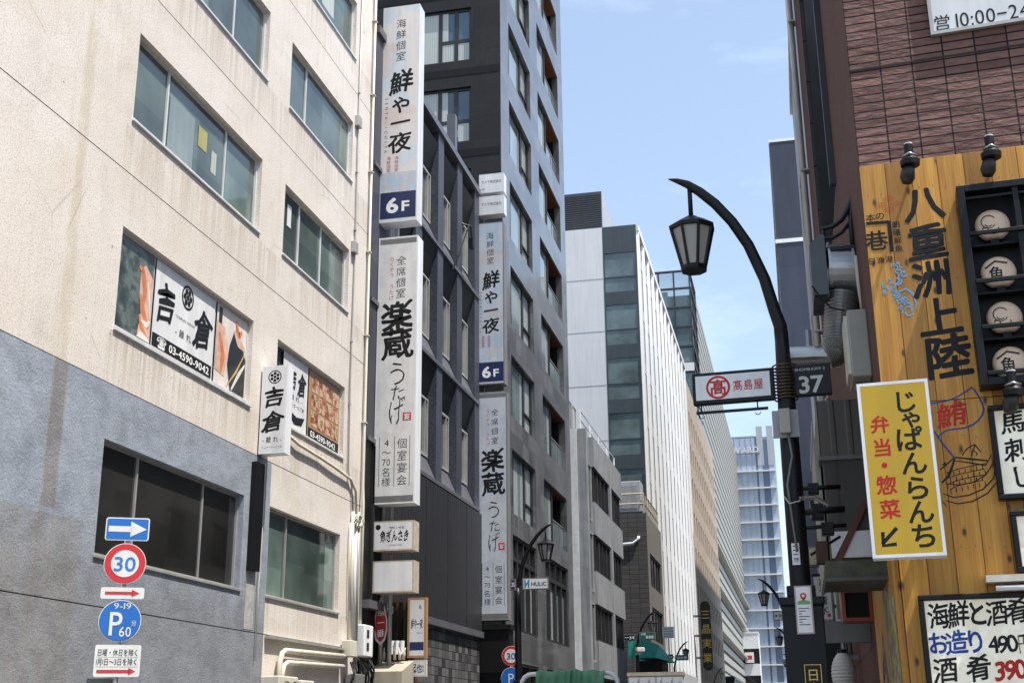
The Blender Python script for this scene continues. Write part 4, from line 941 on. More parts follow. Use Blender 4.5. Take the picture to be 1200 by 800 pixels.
for i in range(9): k.tube([P(79.8 + i, TOP, -0.15), P(79.8 + i, TOP + 1.3, -0.15)], 0.05, 6)
for z in (0.65, 1.3): k.tube([P(79.8, TOP + z, -0.15), P(88.2, TOP + z, -0.15)], 0.05, 6); k.tube([P(79.8, TOP + z, -0.15), P(79.8, TOP + z, -2.0)], 0.05, 6)
k.build('roof_railing', M['rustframe'], db)
t = thing('rooftop_unit', 'white cooling unit standing on the dark brick roof', 'cooling unit', P(80.8, TOP, -1.0))
MB().box(FL, 80.1, 81.6, TOP + 0.15, TOP + 2.2, -1.9, -0.35).build('case', M['facade_grey'], t, bevel=0.05)
MB().box(FL, 80.2, 81.5, TOP, TOP + 0.15, -1.8, -0.45).build('foot', M['midgrey'], t)
MB().box(FL, 80.04, 80.1, TOP + 0.4, TOP + 1.9, -1.7, -0.6).build('fan_grille', M['grey'], t)

# ================================================================== white finned tower
XW = -9.9; FW = left(XW); FWF = front(88.5)
wt = thing('finned_office_tower', 'white office tower with vertical fins, glass corner and dark rooftop box', 'building', (XW, 108.0, 0))
TOP = 38.4; Y1 = 128.5
MB().box(FWF, -16.2, -12.5, 0, TOP, -30, 0.0).build('end_wall', M['white_concrete'], wt)
k = MB()
for i in range(1, 9): k.box(FWF, -16.2, -12.51, TOP - 4.2 * i - 0.03, TOP - 4.2 * i + 0.03, 0.001, 0.012)
k.build('joint', M['facade_grey'], wt)
MB().box(FW, 88.9, Y1, 0, TOP - 0.3, -10, -0.3).build('core', M['midgrey'], wt)
fr = MB(); nf = 0
v = TOP - 2.2
fr.box(FWF, -12.495, XW, v + 0.0, TOP, -0.3, 0.02)
gl = MB()
while v > 2:
    a = v - 4.2
    fr.box(FWF, -12.495, XW, a, a + 1.05, -0.3, 0.02)
    fr.box(FWF, -12.495, XW, a + 2.18, a + 2.28, -0.1, 0.0)
    fr.box(FWF, -12.495, -12.40, a + 1.05, v, -0.1, 0.02); fr.box(FWF, XW - 0.12, XW, a + 1.05, v, -0.1, 0.02)
    p = MB(); p.quad(FWF, -12.4, XW - 0.12, a + 1.05, v, -0.06 + 0.012 * (nf % 3)); p.build('glass_bay', M['office_pane'], wt); nf += 1
    v = a
fr.build('corner_frame', plain('dark_glass_frame', (0.045, 0.055, 0.062), 0.35), wt)
MB().quad(FW, 88.6, Y1, 0, TOP - 0.05, -0.02).build('glazing', M['fin_gap'], wt)
fn = MB(); n = 12; fp = (Y1 - 89.0) / n
for i in range(n + 1):
    c = 88.9 + i * fp
    fn.mesh(FW, [(c - 0.25, 0.4, 0), (c + 0.05, 0.4, 0.19), (c + 0.22, 0.4, 0.19), (c + 0.22, 0.4, 0), (c - 0.25, TOP, 0), (c + 0.05, TOP, 0.19), (c + 0.22, TOP, 0.19), (c + 0.22, TOP, 0)], [(0, 1, 5, 4), (1, 2, 6, 5), (2, 3, 7, 6), (4, 5, 6, 7), (3, 2, 1, 0)])
fn.build('fins', M['fin'], wt)
MB().box(FW, 88.62, Y1, TOP - 0.45, TOP + 0.05, -0.3, 0.20).build('coping', M['fin'], wt)
fl_ = MB()
for k in range(9): fl_.box(FW, 88.7, Y1, 4.2 * k + 2.0, 4.2 * k + 2.9, -0.015, 0.01)
fl_.build('floor_band', M['sky_pane'], wt)
MB().box(FWF, -16.0, -12.9, TOP + 0.001, TOP + 4.4, -5.5, -3.0).build('plant_room', M['slate_panel'], wt)
k = MB()
for i in range(16): k.box(FWF, -15.95, -12.95, TOP + 1.4 + i * 0.18, TOP + 1.46 + i * 0.18, -2.995, -2.93)
k.build('louvre', M['louvre_dark'], wt)
MB().box(FW, 91.5, 108.0, TOP + 0.001, TOP + 4.4, -3.0, -2.96).build('plant_screen', M['facade_grey'], wt)

# ================================================================== beige building
XB = -10.4; FBG = left(XB); FBF = front(130.0)
bg_ = thing('beige_tiled_building', 'beige tiled building with rows of narrow slot windows beyond the white fins', 'building', (XB, 155.0, 0))
TOP = 39.3; Y1 = 182.0; hs = []
for r_ in range(9):
    z = TOP - 5.6 - r_ * 3.9
    for i in range(15): hs.append((132.6 + i * 3.3, 134.0 + i * 3.3, z, z + 2.3))
MB().wall(FBG, 130.0, Y1, 0, TOP, hs, 0.35).build('wall', M['beige'], bg_)
MB().box(FBF, -16.0, XB - 0.003, 0, TOP, -0.5, 0.0).build('end_wall', M['beige'], bg_)
MB().box(FBG, 130.5, Y1, 0, TOP - 0.1, -8, -0.38).build('core', M['dark_recess'], bg_)
p = MB()
for h in hs: p.quad(FBG, h[0] + 0.02, h[1] - 0.02, h[2] + 0.02, h[3] - 0.02, -0.33)
o = p.build('window', M['dark_pane'], bg_); o['kind'] = 'stuff'
t = thing('vertical_sign', 'long black round-topped vertical sign with gold characters on the beige building', 'sign', FBF.pt(-9.2, 6, 0.1))
FV = front(124.0); u0, v1 = FV.hit(820, 704); u1, v0 = FV.hit(836, 785)
r_ = (u1 - u0) / 2; uc = (u0 + u1) / 2
MB().prism(FV, [(u0, v0 + r_), *[(uc - r_ * math.cos(R(a)), v0 + r_ - r_ * math.sin(R(a))) for a in range(15, 180, 15)], (u1, v0 + r_), (u1, v1 - r_), *[(uc + r_ * math.cos(R(a)), v1 - r_ + r_ * math.sin(R(a))) for a in range(15, 180, 15)], (u0, v1 - r_)], -0.4, 0).build('board', M['black'], t)
MB().vtext(FV, '三晶実業', uc, v1 - 0.6, v0 + 0.5, 0.95, 0.01, 0.0).build('lettering', plain('dim_gold_leaf', (0.22, 0.15, 0.03), 0.5, streak=0), t)
k = MB()
for v in (v0 + 1.2, (v0 + v1) / 2, v1 - 1.4): k.box(FV, XB - 0.0, u0 + 0.05, v - 0.1, v + 0.1, -0.3, -0.15)
k.build('bracket', M['midgrey'], t)

# ================================================================== louvred tower with glass pavilion
XL = -12.6; FLV = left(XL); FLF2 = front(186.5)
lt = thing('louvred_tower', 'tall grey louvred tower with open glass pavilion at its roof corner', 'building', (XL, 250.0, 0))
TOP = 70.5; Y1 = 335.0
MB().box(FLV, 187.0, Y1, 0, 55.0, -14, -0.5).box(FLV, 197.0, Y1, 54.9, TOP - 0.5, -14, -0.5).build('core', M['louvre_dark'], lt)
k = MB(); v = 10.5
while v < TOP - 0.6:
    a = 188.0 if v < 53 else 197.5
    k.prism(Frame(XL, 0, 0, 90).at(a, 0, 0), [(0, v), (Y1 - a, v), (Y1 - a, v + 1.15), (0, v + 1.15)], -0.45, 0.0); v += 1.75
o = k.build('louvre', M['louvre'], lt); o['kind'] = 'stuff'
k = MB()
for v in (9.0, 16.0, 23.0, 30.0): k.box(FLV, 188.0, Y1, v, v + 0.5, -0.1, 0.9)
k.build('ledge', M['louvre'], lt)
k = MB()
for i in range(28): k.box(FLV, 188.0, 194.0, 9 + i * 1.6, 9.9 + i * 1.6, 0.02, 0.25)
k.build('corner_strip', M['sky_pane'], lt)
MB().box(FLV, 188.0, Y1, 0, 8.9, -0.4, 0.05).build('base', M['louvre_dark'], lt)
k = MB(); zz = [44.5, 47.5, 48.9, 53.9, 55.2, 58.0, 61.2, 64.4, 67.6, TOP]
for z in zz: k.box(FLF2, -22.5, XL, z - 0.14, z + 0.14, -0.3, 0.06); k.box(FLV, 186.6, 197.4, z - 0.14, z + 0.14, -0.3, 0.06)
for u in (-22.4, -20.0, -17.6, -15.2, XL - 0.12): k.box(FLF2, u - 0.12, u + 0.12, 40, TOP, -0.28, 0.04)
for u in (192, 197.3): k.box(FLV, u - 0.12, u + 0.12, 40, TOP, -0.28, 0.05)
k.build('pavilion_frame', M['dark_alu'], lt)
MB().box(FLF2, -22.4, -13.0, 63.2, 64.2, -10, -0.5).box(FLF2, -22.4, -13.0, 58.4, 59.0, -10, -0.5).build('pavilion_floor', M['midgrey'], lt)
MB().box(FLF2, -22.4, XL - 0.05, 47.5, 48.9, -0.2, 0.3).box(FLF2, -22.4, XL - 0.05, 53.9, 55.2, -0.2, 0.4).build('pavilion_band', M['fin'], lt)
MB().quad(FLF2, -22.4, XL, 40, 47.5, -0.2).quad(FLF2, -22.4, XL, 48.9, 53.9, -0.2).quad(FLF2, -22.4, XL, 55.2, 58.3, -0.2).quad(FLF2, -22.4, -17, 67.7, TOP - 0.2, -9).build('pavilion_glass', M['office_pane'], lt)
gm = NT('clear_pavilion_glass'); gm.b.inputs['Alpha'].default_value = 0.42; gm.done((0.12, 0.20, 0.22), 0.03, None, 0, 0.8)
MB().quad(FLF2, -22.4, XL - 0.1, 58.2, TOP - 0.1, -0.12).quad(FLV, 186.7, 197.2, 58.2, TOP - 0.1, -0.12).build('pavilion_glass', gm.m, lt)
k = MB()
for i in range(420):
    c = Vector((random.uniform(-19.5, -15.5), 191, 59.0)) + Vector((random.gauss(0, 0.5), random.gauss(0, 0.8), abs(random.gauss(0, 1.1))))
    a, d = Vector([random.gauss(0, 1) for _ in range(3)]).normalized() * 0.35, Vector([random.gauss(0, 1) for _ in range(3)]).normalized() * 0.3
    b0 = len(k.V); k.V += [c - a, c + d, c + a, c - d]; k.F.append((b0, b0 + 1, b0 + 2, b0 + 3)); k.U.append([(0, 0)] * 4)
single(k, 'shrub', plain('roof_garden_leaf', (0.03, 0.075, 0.02), 0.6), 'green shrubs in the rooftop glass pavilion', 'shrub', (-17.5, 191, 59.0))

# ================================================================== building closing the street
FO = front(330.0)
on = thing('glass_office_building', 'pale blue glass office block closing the end of the street', 'building', (-9, 335, 0))
TOP = 75.0
MB().box(FO, -34, -2.6, 0, TOP - 0.2, -30, -0.3).build('core', M['facade_grey'], on)
for a_, c_ in ((-34, -7.6), (-7.1, -5.95), (-4.25, -2.6)): MB().quad(FO, a_, c_, 0, TOP - 0.3).build('glazing', M['onward_pane'], on)
k = MB(); z = 2.5
while z < TOP - 5: k.box(FO, -34, -2.7, z - 0.16, z + 0.16, -0.1, 0.8); z += 4.5
k.build('ledge', M['fin'], on)
k = MB()
for i in range(18): k.box(FO, -34 + i * 1.5, -33.93 + i * 1.5, 0, TOP, 0.002, 0.10)
k.build('mullion', M['facade_grey'], on)
MB().box(FO, -7.55, -7.15, 0, TOP, -0.2, 0.06).box(FO, -5.9, -4.3, 0, TOP - 1, -0.6, 0.03).build('dark_strip', plain('dark_glass_slot', (0.10, 0.14, 0.22), 0.3), on)
MB().box(FO, -7.1, -5.5, TOP - 8, TOP + 2.6, -2, 0.12).box(FO, -4.4, -2.8, TOP - 8, TOP + 2.6, -2, 0.12).build('lift_shaft', M['facade_grey'], on)
MB().box(FO, -34, -7.6, TOP - 0.2, TOP + 0.15, -30, 0.05).build('parapet', M['facade_grey'], on)
u1, v = FO.hit(889, 526)
k = MB().htext(FO, 'ONWARD', u1 - 10.6, u1, v, 2.3, 0.35, 0.02); k.build('lettering', M['fin'], on)
MB().box(FO, u1 - 10.8, u1 + 0.2, v - 1.2, v - 1.0, 0.1, 0.5).build('letter_rail', M['midgrey'], on)
# low buildings near the end of the street
def plain_block(name, label, F, u0, u1, z, depth, mat, wins, wm, extra=None):
    t = thing(name, label, 'building', F.pt((u0 + u1) / 2, 0, -depth / 2))
    hs = []
    cols, rows_, w_, h_, z0, dz = wins
    for r in range(rows_):
        for c in range(cols):
            uc = u0 + (u1 - u0) * (c + 0.5) / cols; hs.append((uc - w_ / 2, uc + w_ / 2, z0 + r * dz, z0 + r * dz + h_))
    MB().wall(F, u0, u1, 0, z, hs, 0.25).build('wall', mat, t)
    MB().box(F, u0, u1, 0, z, -depth, -0.28).build('core', mat, t)
    p = MB()
    for h in hs: p.quad(F, *h, -0.24)
    if hs: p.build('glazing', wm, t)
    MB().box(F, u0 - 0.1, u1 + 0.1, z + 0.001, z + 0.4, -depth, 0.1).build('parapet', mat, t)
    return t
FE = front(300.0); u0, v1 = FE.hit(868, 742); u1, _ = FE.hit(888, 742)
t = plain_block('corner_shop_building', 'small white corner building at the foot of the pale blue block', FE, -14.5, u1, v1, 12, M['panel_white'], (3, 3, 2.0, 3.4, 3, 6), M['dark_pane'])
t2 = thing('shop_sign', 'tiny red and white sign on the small white corner building', 'sign', FE.pt(-12.6, 14, 0.3))
u0, v1 = FE.hit(873, 764); u1, v0 = FE.hit(884, 776)
MB().box(FE, u0, u1, v0, v1, 0.1, 0.5).build('board', M['sign_white'], t2); MB().quad(FE, u0 + 0.4, u1 - 0.4, v0 + 0.7, v1 - 0.7, 0.505).build('face', M['sign_red'], t2)
plain_block('grey_apartment_block', 'far grey block seen in the gap beyond the pale blue tower', front(380.0), -2.2, 14, 28, 20, M['facade_grey'], (5, 7, 1.6, 1.8, 3, 3.5), M['dark_pane'])
plain_block('low_shop_building', 'dim low building under the louvred tower ledges', left(-9.6), 190, 300, 8.0, 3.0, M['louvre_dark'], (14, 2, 5.0, 2.2, 0.8, 3.6), M['dark_pane'])
# ================================================================== brick corner building on the right
FR = Frame(0.79, 10.0, 0, -4.5)       # its front, seen face on
FS_ = right(0.79)                     # its flank along the street (u = -distance)
brick = thing('brick_building', 'red-brown split brick corner building with cedar-clad lower front', 'building', (3.0, 13.0, 0))
MB().wall(FR, 0.0, 9.0, 0, 17.0, [], 0.1).build('wall', M['brick'], brick)
hs = [(-17.4, -13.4, 7.45, 16.0)]
MB().wall(FS_, -21.2, -10.0, 0, 17.0, hs, 0.012).build('flank_wall', M['brick_side'], brick)
MB().box(FS_, -21.2, -10.9, 0, 16.9, -9.0, -0.52).build('core', M['dark_recess'], brick)
window(FS_, *hs[0], 0.42, brick, M['black'], M['dark_pane'], (-15.4,), [(10.2, -17.4, -13.4), (13.1, -17.4, -13.4)], fw=0.08, proud=0.1)
b = MB()
for i in range(12): b.box(FS_, -17.46 + 0.0, -17.40, 7.4 + i * 0.7, 8.08 + i * 0.7, 0.002, 0.06)
b.box(FS_, -13.4, -13.3, 7.4, 16.0, 0.002, 0.07).build('window_surround', M['dark_alu'], brick)
MB().box(FR, -0.05, 9.0, 17.0, 17.25, -9.0, 0.06).build('roof', M['midgrey'], brick)
MB().box(FR, 0.001, 9.0, 6.99, 7.005, 0.001, 0.006).build('joint', M['joint'], brick)
pipe('drainpipe', 'brown-grey drainpipe at the far edge of the brick flank', [FS_.pt(-20.9, 16.8, 0.10), FS_.pt(-20.9, 3.2, 0.10)], 0.06, M['alu_dull'], 'drainpipe', [tuple(FS_.pt(-20.9, v, 0.08)) for v in (5, 8, 11, 14)])
# cedar cladding: real planks with gaps
cedar = thing('cedar_cladding', 'knotty orange cedar plank cladding with black brush lettering on corner front', 'cladding', FR.pt(1.6, 0.1, 0.04))
b = MB()
for i in range(18):
    u = i * 0.205
    b.box(FR, u + 0.002, u + 0.203, 4.01, 6.07 + 0.0, 0.004, 0.040 + 0.001 * (i * 7 % 3)); b.box(FR, u + 0.002, u + 0.203, 0.12, 4.004, 0.004, 0.040 + 0.001 * (i * 5 % 3))
b.build('planks', M['wood'], cedar, bevel=0.002)
b = MB()
for i in range(18):
    for v in (0.3, 1.15, 2.0, 2.85, 3.7, 4.2, 5.0, 5.8):
        for f in (0.05, 0.155): b.disc(FR, i * 0.205 + f, v + 0.01 * (i % 3), 0.0065, 0.0424, 8)
b.build('nail_pattern', M['midgrey'], cedar)
b = MB()
for i in range(8): b.box(FS_, -13.2 + i * 0.4, -13.2 + i * 0.4 + 0.396, 0.12, 3.05, 0.004, 0.035)
b.build('planks', M['wood'], cedar)
WB = 0.0428
def bh(x, y, w=WB): return FR.hit(x, y, w)
PX = 1 / 146.0                        # metres per photograph pixel on this front
k = MB()
for ch, x, y, e in (('八', 1082, 238, 47), ('重', 1087, 283, 47), ('洲', 1092, 326, 47), ('上', 1101, 371, 50), ('陸', 1111, 417, 54)):
    u, v = bh(x, y); k.char(FR, ch, u, v, e * PX, e * PX, WB, 0.036, 0.07)
u, v = bh(1027, 282); k.char(FR, '巷', u, v, 27 * PX, 27 * PX, WB, 0.022)
for ch, x, y in (('本', 1020, 255), ('の', 1031, 253)): u, v = bh(x, y); k.char(FR, ch, u, v, 12 * PX, 11 * PX, WB, 0.01)
for i, ch in enumerate('朝獲鮮魚'): u, v = bh(1050 + i * 1.1, 263 + i * 9.3); k.char(FR, ch, u, v, 9.5 * PX, 9.5 * PX, WB, 0.008)
for i, ch in enumerate('日漁港'): u, v = bh(1022 + i * 10, 306 - i * 1.2); k.char(FR, ch, u, v, 9.5 * PX, 9 * PX, WB, 0.008)
k.stroke(FR, [bh(1015, 262), bh(1041, 260)], 4 * PX, WB); k.stroke(FR, [bh(1041.5, 258.5), bh(1045, 295)], 4 * PX, WB)
k.build('lettering', M['ink'], cedar)
k = MB()
for x, y in ((1033, 242), (1051, 240), (1042, 234), (1042.5, 247)):
    u, v = bh(x, y + 3)
    for r in (2.6, 5.0, 7.6): k.ring(FR, u, v, (r - 0.35) * PX, (r + 0.25) * PX, WB, 14, 20, 160)
k.build('wave_crest', M['red_ink'], cedar)
k = MB(); rs = random.Random(5)
for i in range(46):
    t_ = rs.random(); x = 1040 + 14 * rs.random() + 20 * max(0, t_ - 0.45) + 6 * math.sin(t_ * 9); y = 308 + 58 * t_
    u, v = bh(x, y); r = rs.uniform(1.0, 5.0) * PX
    if r < 2 * PX: k.disc(FR, u, v, r, WB, 8)
    else: a = rs.uniform(0, 360); k.ring(FR, u, v, r * 0.62, r, WB, 10, a, a + rs.uniform(110, 250))
k.stroke(FR, [bh(1046, 352), bh(1053, 342), bh(1062, 338), bh(1070, 344), bh(1074, 356), bh(1073, 362)], 3 * PX, WB, 0.7)
k.build('wave_splash', M['sky_ink'], cedar)
zp = lambda pts: [bh(1080 + x / 4, 420 + y / 4) for x, y in pts]
k = MB(); k.stroke(FR, zp([(36, 212), (70, 207), (110, 200), (150, 187), (180, 172), (210, 152), (235, 135), (250, 150), (268, 178), (284, 210), (291, 235), (286, 262), (265, 290), (240, 310), (200, 325), (160, 329), (120, 335), (95, 350), (75, 370)]), 1.9 * PX, WB, 0.2)
k.stroke(FR, zp([(58, 340), (100, 400), (150, 460)]), 1.8 * PX, WB)
k.build('flag_outline', M['blue_ink'], cedar)
k = MB()
for pts, w_ in (([(95, 582), (130, 545), (155, 470)], 3.0), ([(88, 520), (155, 462)], 2.2), ([(155, 462), (230, 470), (312, 478)], 2.2), ([(160, 478), (230, 488), (300, 500)], 1.6), ([(300, 500), (328, 448), (335, 490), (300, 545), (240, 580), (170, 592), (110, 585)], 1.4), ([(345, 500), (338, 560), (290, 610), (220, 640), (150, 650), (100, 632)], 1.6), ([(350, 580), (310, 630), (240, 668), (170, 680), (115, 665)], 1.6), ([(335, 440), (360, 520)], 1.2), ([(190, 455), (205, 430), (230, 410), (250, 402), (262, 418), (280, 440)], 1.6), ([(235, 460), (240, 425), (262, 445), (255, 455)], 1.6), ([(250, 405), (240, 440)], 1.4), ([(100, 670), (118, 692)], 1.6), ([(98, 500), (110, 488), (112, 500)], 2.4)):
    k.stroke(FR, zp(pts), w_ * PX, WB, 0.3)
for r_ in range(4):
    y = 505 + r_ * 26
    k.stroke(FR, zp([(115 + 6 * r_, y + 30), (170, y + 12), (230, y - 2), (300 - 4 * r_, y - 14)]), 0.9 * PX, WB)
    for c in range(7): x = 122 + c * 27 + (r_ % 2) * 13; k.stroke(FR, zp([(x, y + 28 - c * 6), (x + 3, y + 50 - c * 6)]), 0.9 * PX, WB)
k.build('boat_drawing', M['ink_soft'], cedar)
u, v = bh(1115, 485); MB().char(FR, '鮪', u, v, 34 * PX, 31 * PX, WB, 0.02, 0.14).build('lettering', M['red_ink'], cedar)
# painted ship and banner on the cedar flank
single(MB().face(FS_, [(-11.6, 0.9, 0.037), (-10.35, 0.9, 0.037), (-10.35, 2.55, 0.037), (-11.6, 2.75, 0.037)]), 'wall_banner', M['banner'], 'bright yellow and green printed banner tied to the cedar flank', 'banner', FS_.pt(-11, 0.9, 0.04))
k = MB().stroke(FS_, [(-12.9, 1.6), (-12.5, 2.05), (-12.1, 2.15), (-11.8, 1.8)], 0.22, 0.037, 0.5).stroke(FS_, [(-12.5, 1.95), (-12.2, 2.4), (-12.0, 2.2)], 0.06, 0.037).stroke(FS_, [(-12.8, 1.4), (-12.3, 1.7), (-11.9, 1.3)], 0.08, 0.037, 0.5)
k.build('painted_mark', M['navy'], cedar)

# opening-hours board
u0, v0 = FR.hit(1091, 41, 0.05)
t = thing('opening_hours_sign', 'white opening-hours board high on the red-brown brick wall', 'sign', FR.pt(u0 + 1, v0, 0.08))
MB().box(FR, u0, u0 + 2.6, v0, v0 + 0.95, 0.01, 0.040).box(FR, u0, u0 + 2.6, v0, v0 + 0.03, 0.040, 0.05).box(FR, u0, u0 + 0.03, v0 + 0.03, v0 + 0.95, 0.040, 0.05).build('casing', M['alu_dull'], t)
MB().quad(FR, u0 + 0.03, u0 + 2.57, v0 + 0.03, v0 + 0.92, 0.042).build('face', M['panel_white'], t)
k = MB(); u, v = FR.hit(1104, 27, 0.044); k.char(FR, '営', u, v, 0.145, 0.16, 0.044, 0.008)
ua, va = FR.hit(1119, 24, 0.044); ub, vb = FR.hit(1203, 11, 0.044); k.htext(FR, '10:00−24:00', ua, ua + (ub - ua) * 1.42, (va + vb) / 2 + 0.0, 0.195, 0.044, 0.004)
k.htext(FR, '年中無休', u0 + 0.2, u0 + 1.3, v0 + 0.65, 0.2, 0.044, 0.008)
k.build('lettering', M['ink'], t)

# display rack of plates
t = thing('plate_rack', 'black lattice display cabinet of round plates on cedar front', 'display cabinet', FR.pt(2.0, 4.1, 0.1))
ul, vt = FR.hit(1120, 219, 0.22); _, vb = FR.hit(1155, 452, 0.22); ur = ul + 1.20
MB().quad(FR, ul, ur, vb, vt, 0.062).build('back', M['dark_recess'], t)
k = MB(); k.box(FR, ul, ul + 0.06, vb, vt, 0.045, 0.24); k.box(FR, ur - 0.06, ur, vb, vt, 0.045, 0.24); k.box(FR, ul + 0.06, ur - 0.06, vt - 0.06, vt, 0.045, 0.24); k.box(FR, ul + 0.06, ur - 0.06, vb, vb + 0.06, 0.045, 0.24)
k.build('frame', M['black'], t, bevel=0.006)
rowsv = [FR.hit(1159, 263, 0.14)[1], FR.hit(1168, 318, 0.14)[1], FR.hit(1175, 371, 0.14)[1], FR.hit(1184, 424, 0.14)[1]]
uc0 = ul + 0.245; du = 0.375
k = MB()
for i in (0, 1): uu = uc0 + du * (i + 0.5); k.box(FR, uu - 0.022, uu + 0.022, vb + 0.06, vt - 0.06, 0.19, 0.225)
for v in rowsv: k.box(FR, ul + 0.06, ur - 0.06, v - 0.115, v - 0.082, 0.226, 0.25)
for v in (vt - 0.11,): k.box(FR, ul + 0.06, ur - 0.06, v - 0.01, v + 0.012, 0.19, 0.22)
k.build('lattice', M['black'], t, bevel=0.004)
for v in rowsv: MB().box(FR, ul + 0.06, ur - 0.06, v - 0.19, v - 0.175, 0.065, 0.18).build('shelf', M['dark_recess'], t)
for i in range(3):
    for j, v in enumerate(rowsv):
        u = uc0 + du * i; mark = j % 2 == 1
        col = ('beside the brush lettering', 'in the middle column', 'in the outer column')[i]
        row = ('top row', 'second row', 'third row', 'lowest row')[j]
        p = thing('display_plate', ('round cream plate with a black fish character, %s, %s' if mark else 'round cream plate with loose brush scribble, %s, %s') % (row, col), 'plate', FR.pt(u, v - 0.175, 0.12), 'round plates in the black lattice cabinet')
        r = 0.134; n = 30
        pts = [(u + r * math.sin(a), v + r * math.cos(a)) for a in [2 * math.pi * q / n for q in range(n)] if not (abs(a - math.pi) < 0.33)]
        kk = MB(); pr = [(u + r * math.sin(2 * math.pi * q / 40), v + r * math.cos(2 * math.pi * q / 40)) for q in range(40) if abs(2 * math.pi * q / 40 - math.pi) > 0.36]
        prn = [(u + r * 0.87 * math.sin(2 * math.pi * q / 40), v + r * 0.87 * math.cos(2 * math.pi * q / 40)) for q in range(40) if abs(2 * math.pi * q / 40 - math.pi) > 0.36]
        m_ = len(pr)
        lv_ = ((1.0, 0.10), (0.97, 0.118), (0.88, 0.131), (0.7, 0.140), (0.45, 0.146), (0.2, 0.149))
        V_ = [(u + (a - u) * f_, v + (c - v) * f_, w_) for f_, w_ in lv_ for a, c in pr]; m_ = len(pr)
        fs = [(z_ * m_ + q, z_ * m_ + (q + 1) % m_, (z_ + 1) * m_ + (q + 1) % m_, (z_ + 1) * m_ + q) for z_ in range(5) for q in range(m_)] + [tuple(range(5 * m_, 6 * m_))]
        fs = [tuple(reversed(f)) for f in fs]
        kk.mesh(FR, V_, fs); kk.build('dish', M['plate'], p, smooth=True)
        kk = MB()
        if mark:
            kk.char(FR, '魚', u - 0.02, v - 0.02, 0.115, 0.125, 0.1500, 0.02); kk.stroke(FR, [(u - 0.10, v + 0.03), (u - 0.02, v + 0.085), (u + 0.07, v + 0.06)], 0.012, 0.1500)
        else:
            for a0, a1, rr, cu, cv in ((30, 330, 0.055, -0.03, 0.02), (200, 320, 0.03, -0.03, 0.01), (20, 160, 0.025, -0.06, -0.05), (180, 380, 0.04, 0.0, -0.045)): kk.ring(FR, u + cu, v + cv, rr - 0.004, rr + 0.003, 0.1500, 14, a0, a1)
        kk.build('painted_mark', M['ink'], p)
        MB().box(FR, u - 0.03, u + 0.03, v - 0.176, v - 0.130, 0.10, 0.15).build('stand', M['black'], p)

# framed menus
def menu_board(name, label, u0, u1, v0, v1, face, w1=0.14):
    t = thing(name, label, 'sign', FR.pt((u0 + u1) / 2, v0, 0.1)); f = 0.042; k = MB()
    k.box(FR, u0, u1, v1 - f, v1, 0.046, w1); k.box(FR, u0, u1, v0, v0 + f, 0.046, w1); k.box(FR, u0, u0 + f, v0 + f, v1 - f, 0.046, w1); k.box(FR, u1 - f, u1, v0 + f, v1 - f, 0.046, w1)
    k.build('frame', M['black'], t, bevel=0.008); MB().box(FR, u0 + f, u1 - f, v0 + f, v1 - f, 0.046, w1 - 0.03).build('face', face, t); return t
ww = 0.113
ua, va = FR.hit(1157, 475, 0.14); ub, vb = FR.hit(1172, 585, 0.14)
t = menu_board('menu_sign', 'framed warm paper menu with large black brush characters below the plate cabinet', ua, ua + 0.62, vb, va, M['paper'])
k = MB()
for ch, x, y, e in (('馬', 1187, 494, 27), ('刺', 1192, 526, 28), ('し', 1198, 558, 27)): u, v = FR.hit(x, y, ww); k.char(FR, ch, u, v, e * PX, e * PX, ww, 0.022, 0.1)
k.build('lettering', M['ink'], t)
ua, va = FR.hit(1183, 598, 0.14); _, vb = FR.hit(1190, 670, 0.14)
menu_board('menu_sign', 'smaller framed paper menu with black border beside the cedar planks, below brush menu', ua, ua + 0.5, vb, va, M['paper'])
ua, va = FR.hit(1075, 697, 0.14)
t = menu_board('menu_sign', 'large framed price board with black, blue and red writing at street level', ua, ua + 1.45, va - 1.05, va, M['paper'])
def line(items, mat):
    k = MB()
    for ch, x, y, ex, ey, bo in items: u, v = FR.hit(x, y, ww); k.char(FR, ch, u, v, ex * PX, ey * PX, ww, bo, 0.10)
    k.build('lettering', mat, t)
line([('海', 1100, 721, 23, 29, 0.022), ('鮮', 1123, 719, 23, 29, 0.022), ('と', 1145, 718, 22, 28, 0.035), ('酒', 1168, 717, 23, 28, 0.022), ('肴', 1192, 715, 23, 28, 0.022), ('酒', 1108, 784, 26, 28, 0.024), ('肴', 1147, 782, 26, 28, 0.024), ('4', 1164, 754, 24, 25, 0.02), ('9', 1175, 754, 24, 25, 0.02), ('0', 1186, 753, 24, 25, 0.02), ('円', 1200, 753, 13, 22, 0.0)], M['ink'])
line([('お', 1099, 753, 22, 25, 0.03), ('造', 1121, 752, 24, 26, 0.025), ('り', 1143, 751, 22, 27, 0.03)], M['blue_ink'])
line([('3', 1172, 785, 25, 27, 0.035), ('9', 1184, 784, 25, 27, 0.035), ('0', 1196, 783, 25, 27, 0.035), ('円', 1209, 782, 14, 24, 0.01)], M['red_ink'])
# tube lamp over the price board
ua, va = FR.hit(1156, 682, 0.2)
t = thing('tube_lamp', 'white tube lamp on a slim batten above the price board', 'lamp', FR.pt(ua + 0.4, va, 0.15))
MB().box(FR, ua, ua + 0.9, va, va + 0.05, 0.046, 0.22).build('batten', M['offwhite'], t); MB().tube([FR.pt(ua + 0.06, va - 0.045, 0.2), FR.pt(ua + 0.86, va - 0.045, 0.2)], 0.02, 10).build('tube', M['white'], t, smooth=True)
MB().box(FR, ua + 0.3, ua + 0.38, va - 0.14, va - 0.001, 0.12, 0.2).build('socket', M['white'], t)
